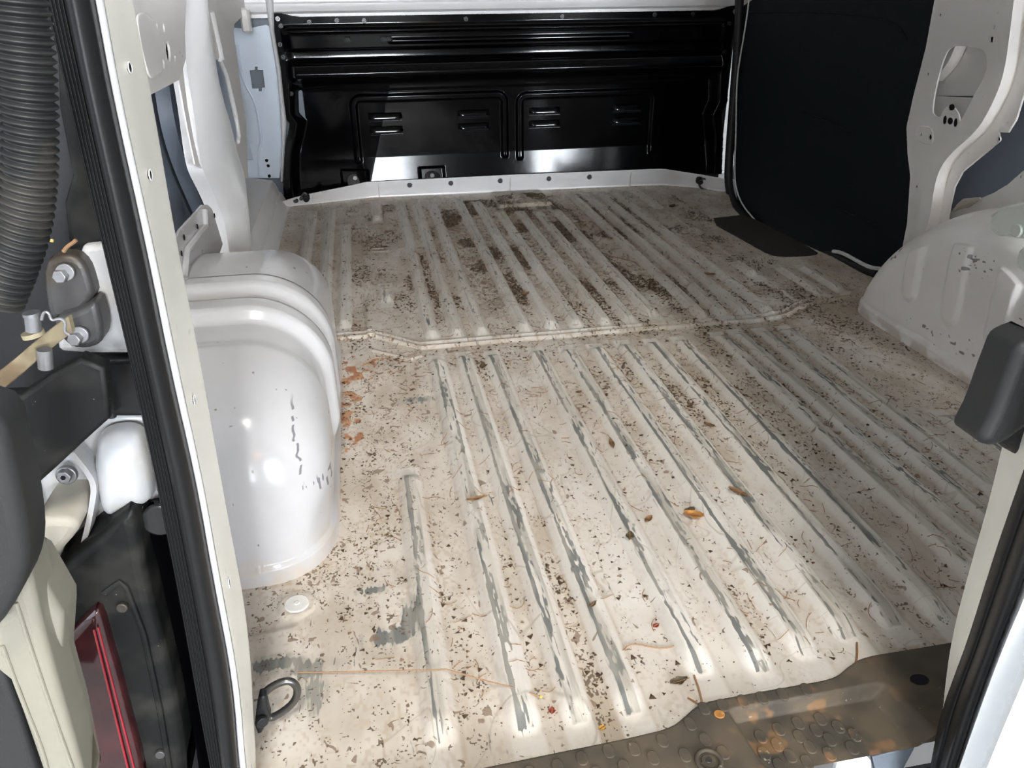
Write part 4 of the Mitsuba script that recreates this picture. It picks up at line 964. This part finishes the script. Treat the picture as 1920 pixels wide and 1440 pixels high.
# ------------------------------------------------------------------ tie-down rings
def tie_down(label, base, ring, r, bracket=None):
    t = thing('tie_down_ring', label, 'tie-down ring', None)
    add('ring', tube(ring, r, 14, closed=True), 'steel_dark', t, smooth=60)
    if bracket is not None:
        for m_ in bracket: add('bracket', m_, 'rubber_dark', t)
    return t
y_r = .655
rp_ = chaikin([on(1, .625, *p) for p in [(488, 1318), (497, 1296), (520, 1281), (543, 1275), (557, 1286), (558, 1303), (547, 1322), (522, 1340), (504, 1348)]], 3)
br = plate_x(-.172, [(486, 1310), (498, 1310), (502, 1336), (505, 1350), (499, 1352), (498, 1358), (490, 1376), (482, 1378), (477, 1362), (479, 1340)], .012, .003)
br = plate_y(.612, [(485, 1312), (498, 1308), (501, 1330), (506, 1350), (499, 1354), (497, 1364), (491, 1376), (483, 1379), (477, 1363), (480, 1335)], .014, .004)
tie_down('dark steel tie-down ring standing up in the near left corner of the floor', None, rp_, .0042, [br, disc(on(1, .608, 490, 1352), .007, (.5, -1, 0), .004, 16, .001)])
for px, pr_, lab in ((([(1310, 338), (1318, 334), (1328, 338), (1331, 347), (1326, 356), (1317, 355), (1311, 348)]), (1311, 338), 'black tie-down ring at the right end of the white kick strip'),
                     (([(571, 360), (566, 368), (562, 374), (566, 374), (572, 370), (576, 366)]), (574, 370), 'black folded tie-down ring at the left end of the white kick strip')):
    yy_ = fy(on(1, 2.92, *pr_)[0]) - .012
    rg = chaikin(ony(yy_, px), 3)
    c_ = on(1, yy_ + .004, *pr_)
    tie_down(lab, None, rg, .004, [box(tuple(c_), (.026, .02, .026), .006), disc(c_ + [.0, -.011, -.004], .011, (0, -1, -.3), .006, 18, .002)])

# ------------------------------------------------------------------ loose dirt, twigs and leaves on the floor
def fz(x, y): return floor_h(np.atleast_1d(np.asarray(x, float)), np.atleast_1d(np.asarray(y, float)))
def crumbs(n, smin, smax, seed, power=1.6):
    r = np.random.default_rng(seed); P = []
    while len(P) < n:
        x, y = r.uniform(-.09, 1.17, 4000), r.uniform(.56, 2.92, 4000)
        cl = meshkit.fbm(np.stack([x * 16, y * 8, x * 0], -1), 2, 31)
        ok = r.random(4000) < np.clip(dirt_relief_d(x, y) - .2 * (x < .09) * (y < 1.6), .02, 1) ** power * (.35 + .65 * sst(1.4, 1.9, y)) * (.06 + sst(.48, .66, cl))
        ok &= ~((x > 1.17 - .0) | (y < np.interp(x, [.28, .32, .48, .54], [.55, .575, .575, .60])))
        P += list(np.stack([x, y], 1)[ok])
    P = np.array(P[:n]); z = fz(P[:, 0], P[:, 1])
    base = np.array([[1, 0, -.3], [-.5, .87, -.3], [-.5, -.87, -.3], [0, 0, .6]])
    s = smin + (smax - smin) * r.random(n) ** 3
    a = r.uniform(0, 6.28, n); el = r.uniform(.4, 1.0, n)
    V = np.zeros((n, 4, 3))
    for k in range(4):
        bx, by_, bz_ = base[k] + r.normal(0, .15, 3)
        V[:, k, 0] = P[:, 0] + s * (bx * np.cos(a) - by_ * el * np.sin(a)); V[:, k, 1] = P[:, 1] + s * (bx * np.sin(a) + by_ * el * np.cos(a))
        V[:, k, 2] = z + s * (.22 + bz_ * .6)
    F = np.array([[0, 1, 3], [1, 2, 3], [2, 0, 3], [0, 2, 1]])
    return TM(V.reshape(-1, 3), (F[None] + 4 * np.arange(n)[:, None, None]).reshape(-1, 3))
add('soil_crumbs', crumbs(24000, .0012, .0052, 3), 'crumb_a', smooth=False, label='dark brown soil crumbs strewn in the grooves between the floor ribs', cat='dirt', kind='stuff')
add('bark_crumbs', crumbs(5000, .0012, .0045, 5, 1.0), 'crumb_b', smooth=False, label='reddish brown bark crumbs strewn over the load floor', cat='dirt', kind='stuff')
def needles(n, seed):
    r = np.random.default_rng(seed); ms = []
    for _ in range(n):
        while True:
            x, y = r.uniform(-.05, 1.1), r.uniform(.6, 2.7)
            if r.random() < .15 + float(dirt_relief_d(np.array([x]), np.array([y]))[0]): break
        L, a = r.uniform(.008, .03), r.uniform(0, 6.28); b = r.normal(0, .5)
        t = np.linspace(-.5, .5, 5)
        px_ = x + L * t * math.cos(a) - L * b * t * t * math.sin(a); py_ = y + L * t * math.sin(a) + L * b * t * t * math.cos(a)
        ms.append(tube(np.stack([px_, py_, fz(px_, py_) + .0008], 1), .00038, 4, caps=False))
    return join(ms)
add('pine_needles', needles(900, 8), 'twig', smooth=False, label='fine brown needles and grass stalks scattered over the load floor', cat='plant litter', kind='stuff')
# the long straw
sw = resample(np.array([np.r_[onz(.003, [p])[0][:2], z] for p, z in (((556, 1262), .004), ((620, 1264), .006), ((700, 1266), .010), ((800, 1269), .014), ((837, 1269), .016), ((900, 1286), .014), ((960, 1300), .013), ((1014, 1311), .007))]), 50)
swk = thing('straw', 'long thin orange straw with a kink lying across the near ribs', 'straw')
add('stalk', tube(sw, .0008, 8), 'straw', swk); add('tip', trimesh.creation.icosphere(1, .0017).apply_translation(sw[-1]), 'leaf_yellow', swk)
def twig(px, r, label, mat='twig'):
    q = onz(.006, px); q = resample(chaikin(q, 2, False), 24); q[:, 2] = np.maximum.accumulate(np.zeros(24)) + np.maximum(fz(q[:, 0], q[:, 1]), 0) + r + .0008
    k = thing('twig', label, 'twig'); add('stem', tube(q, r, 7), mat, k); return k
twig([(1290, 1304), (1318, 1320)], .0010, 'short brown twig touching the upper edge of the scuff plate', 'twig')
twig([(1302, 1262), (1312, 1290), (1318, 1318)], .0012, 'reddish stalk standing across the edge of the scuff plate', 'straw')
twig([(1608, 1200), (1609, 1225), (1606, 1240)], .0011, 'thin brown stalk at the right step of the scuff plate')
twig([(1143, 480), (1160, 484), (1188, 490), (1195, 496)], .0012, 'curved dark twig in the middle of the front floor')
twig([(1168, 1290 - 70), (1180, 1200), (1236, 1212), (1264, 1208)], .0008, 'curved pale stalk on the near middle of the floor', 'straw')
def leaf(px, py, L, W_, rot, mat, label, curl=.25, seed=0):
    r = np.random.default_rng(seed + 100); n, m_ = 14, 7
    c = onz(.004, [(px, py)])[0]; t = np.linspace(0, 1, n); V = []
    for i, ti in enumerate(t):
        w = W_ * (math.sin(math.pi * min(ti * .94 + .04, 1)) ** .8) * (1 + r.normal(0, .10))
        for s in np.linspace(-1, 1, m_):
            V.append([L * (ti - .5), w * s * .5, curl * W_ * (s * s * .6 + .5 * (2 * ti - 1) ** 2) + r.normal(0, .0003)])
    V = np.array(V); ca_, sa_ = math.cos(rot), math.sin(rot)
    X = V[:, 0] * ca_ - V[:, 1] * sa_ + c[0]; Y = V[:, 0] * sa_ + V[:, 1] * ca_ + c[1]
    zz = fz(X, Y).max() * .5 + fz(c[0], c[1])[0] * .5 + .0012
    top_ = np.stack([X, Y, V[:, 2] + zz], 1); bot_ = top_ - [0, 0, .0006]; F = grid_faces(n, m_)
    b0 = np.r_[np.arange(m_), np.arange(1, n) * m_ + m_ - 1, (n - 1) * m_ + np.arange(m_ - 1)[::-1], np.arange(1, n - 1)[::-1] * m_]
    N_ = len(top_); j = np.roll(b0, -1)
    Fs = np.vstack([F, F[:, ::-1] + N_, np.stack([b0, b0 + N_, j], 1), np.stack([j, b0 + N_, j + N_], 1)])
    k = thing('leaf', label, 'leaf'); add('blade', TM(np.vstack([top_, bot_]), Fs), mat, k, smooth=60)
    mid = np.stack([c[0] + np.linspace(-.5, .62, 8) * L * ca_, c[1] + np.linspace(-.5, .62, 8) * L * sa_, np.interp(np.linspace(0, 1, 8), [0, .5, 1], [zz + .3 * curl * W_, zz + .0008, zz + .5 * curl * W_])], 1)
    add('midrib', tube(mid, .0006, 5), 'twig', k)
    return k
leaf(1300, 967, .030, .020, -.5, 'leaf_orange', 'bright orange dry leaf in the middle of the rear floor', .25, 1)
leaf(1293, 957, .020, .013, .4, 'leaf_dark', 'dark crumpled leaf just behind the bright orange leaf', .35, 2)
leaf(1180, 1017, .016, .012, 1.2, 'leaf_dark', 'curled dark brown leaf left of and nearer than the orange leaf', .5, 3)
leaf(1216, 972, .018, .010, .7, 'leaf_brown', 'narrow brown leaf left of the orange leaf', .4, 4)
leaf(1147, 832, .030, .009, 1.5, 'leaf_brown', 'upright split piece of brown stem near the middle ribs', .5, 5)
leaf(1330, 796, .022, .008, -.9, 'leaf_brown', 'short brown stem piece right of the split stem', .5, 6)
leaf(1382, 932, .034, .013, -1.0, 'leaf_brown', 'pale brown flat leaf right of the orange leaf', .2, 7)
leaf(1273, 1276, .022, .010, .1, 'leaf_dark', 'dark curled leaf near the left step of the scuff plate', .5, 8)
leaf(1230, 1170, .009, .007, .4, 'leaf_red', 'tiny dark red leaf fragment on the near floor', .2, 9)
leaf(1035, 1330, .009, .007, 1.3, 'leaf_red', 'tiny red leaf fragment near the tip of the straw', .2, 10)
leaf(1129, 1362, .008, .006, .4, 'leaf_yellow', 'tiny yellow leaf fragment close to the scuff plate', .2, 11)
leaf(905, 685, .028, .012, 1.3, 'leaf_dark', 'dark crumpled leaf near the weld across the floor', .4, 12)
leaf(985, 556, .022, .018, .3, 'leaf_brown', 'small brown leaf on the front floor just beyond the weld', .3, 13)
leaf(1110, 1190 - 45, .014, .007, .6, 'leaf_dark', 'dark leaf scrap between the near ribs', .4, 14)
leaf(893, 945, .030, .009, .1, 'leaf_brown', 'brown stalk piece beside a worn rib on the left', .5, 15)
leaf(1260, 388, .030, .024, .5, 'leaf_dark', 'dark leaf in front of the right part of the kick strip', .35, 16)
leaf(1330, 520, .030, .016, -.6, 'leaf_brown', 'brown leaf between two far ribs at right', .4, 17)
leaf(1085, 733, .012, .008, .2, 'leaf_dark', 'small black leaf scrap on the rear floor past the weld', .3, 18)

# ------------------------------------------------------------------ outside, out of view: workshop floor and shell, lamps, windows
add('ground', box((.5, -3.0, -.62), (30, 30, .04), .004), 'concrete', label='grey concrete workshop floor', kind='structure', key='ground')
add('unseen_workshop_roof', box((.5, .4, 3.34), (12, 10.8, .12), .01), 'lamp_body', label='unseen pale workshop roof over the van', kind='structure', key='unseen_workshop_roof')  # out of view, placed to keep overhead sky light off the van
add('unseen_workshop_wall', box((6.45, .2, 1.35), (.1, 11.2, 3.84), .01), 'lamp_body', label='unseen pale workshop side wall', kind='structure')
add('unseen_workshop_wall', box((2.4, WIN[4] - .08, 1.35), (8.2, .1, 3.84), .01), 'lamp_body', label='unseen pale workshop wall behind the photographer', kind='structure')  # walls out of view; left side left open to let sky light in
add('unseen_workshop_wall', box((.5, 5.75, 1.35), (12, .1, 3.84), .01), 'lamp_body', label='unseen pale workshop end wall ahead of the van', kind='structure')
for wn, (x0_, x1_, z0_, z1_, y_), lab in (('unseen_window_1', WIN, 'unseen bright frosted window in the workshop wall straight behind the photographer'), ('added_window_2', WIN2, 'added bright frosted window further right, out of view, to brighten the left wall')):
    tag(wn, lab, kind='structure')
    pw = mikit.ply(TM([[x0_, y_, z0_], [x1_, y_, z0_], [x1_, y_, z1_], [x0_, y_, z1_]], [[0, 2, 1], [0, 3, 2]]), 'lamp_body'); pw['emitter'] = {'type': 'area', 'radiance': rgb((WIN_E * .94, WIN_E, WIN_E * 1.07))}  # glowing panes out of view: one lights the interior, one added as fill
    add('pane', pw, None, wn)
    for c_, s_ in (((x0_ - .03, y_, (z0_ + z1_) / 2), (.06, .05, z1_ - z0_ + .12)), ((x1_ + .03, y_, (z0_ + z1_) / 2), (.06, .05, z1_ - z0_ + .12)), (((x0_ + x1_) / 2, y_, z0_ - .03), (x1_ - x0_, .05, .06)), (((x0_ + x1_) / 2, y_, z1_ + .03), (x1_ - x0_, .05, .06)), (((x0_ + x1_) / 2, y_ + .01, z0_ + .42), (x1_ - x0_, .03, .03))):
        add('frame', box(c_, s_, .006), 'lamp_body', wn)
lf = thing('unseen_batten_lamp', 'unseen long white batten lamp hanging behind the van', 'lamp')
add('housing', box((LAMP[0], LAMP[1], LAMP[2] + .035), (LAMP_W + .04, LAMP_L + .04, .06), .01), 'lamp_body', lf)
hx, hy = LAMP_W / 2, LAMP_L / 2
dfm = TM([[LAMP[0] - hx, LAMP[1] - hy, LAMP[2]], [LAMP[0] + hx, LAMP[1] - hy, LAMP[2]], [LAMP[0] + hx, LAMP[1] + hy, LAMP[2]], [LAMP[0] - hx, LAMP[1] + hy, LAMP[2]]], [[0, 2, 1], [0, 3, 2]])
dd_ = mikit.ply(dfm, 'lamp_body'); dd_['emitter'] = {'type': 'area', 'radiance': rgb((LAMP_E, LAMP_E * .97, LAMP_E * .90))}
add('diffuser', dd_, None, lf)
wl_ = thing('unseen_warm_lamp', 'unseen round warm lamp further back in the workshop', 'lamp')
sph = mikit.ply(trimesh.creation.icosphere(2, .11).apply_translation(WARM), 'lamp_body', smooth=True); sph['emitter'] = {'type': 'area', 'radiance': rgb((WARM_E, WARM_E * .52, WARM_E * .2))}
add('bulb', sph, None, wl_)
add('cap', tube(np.array([[WARM[0], WARM[1], WARM[2] + .10], [WARM[0], WARM[1], WARM[2] + .2]]), .05, 20), 'lamp_body', wl_)
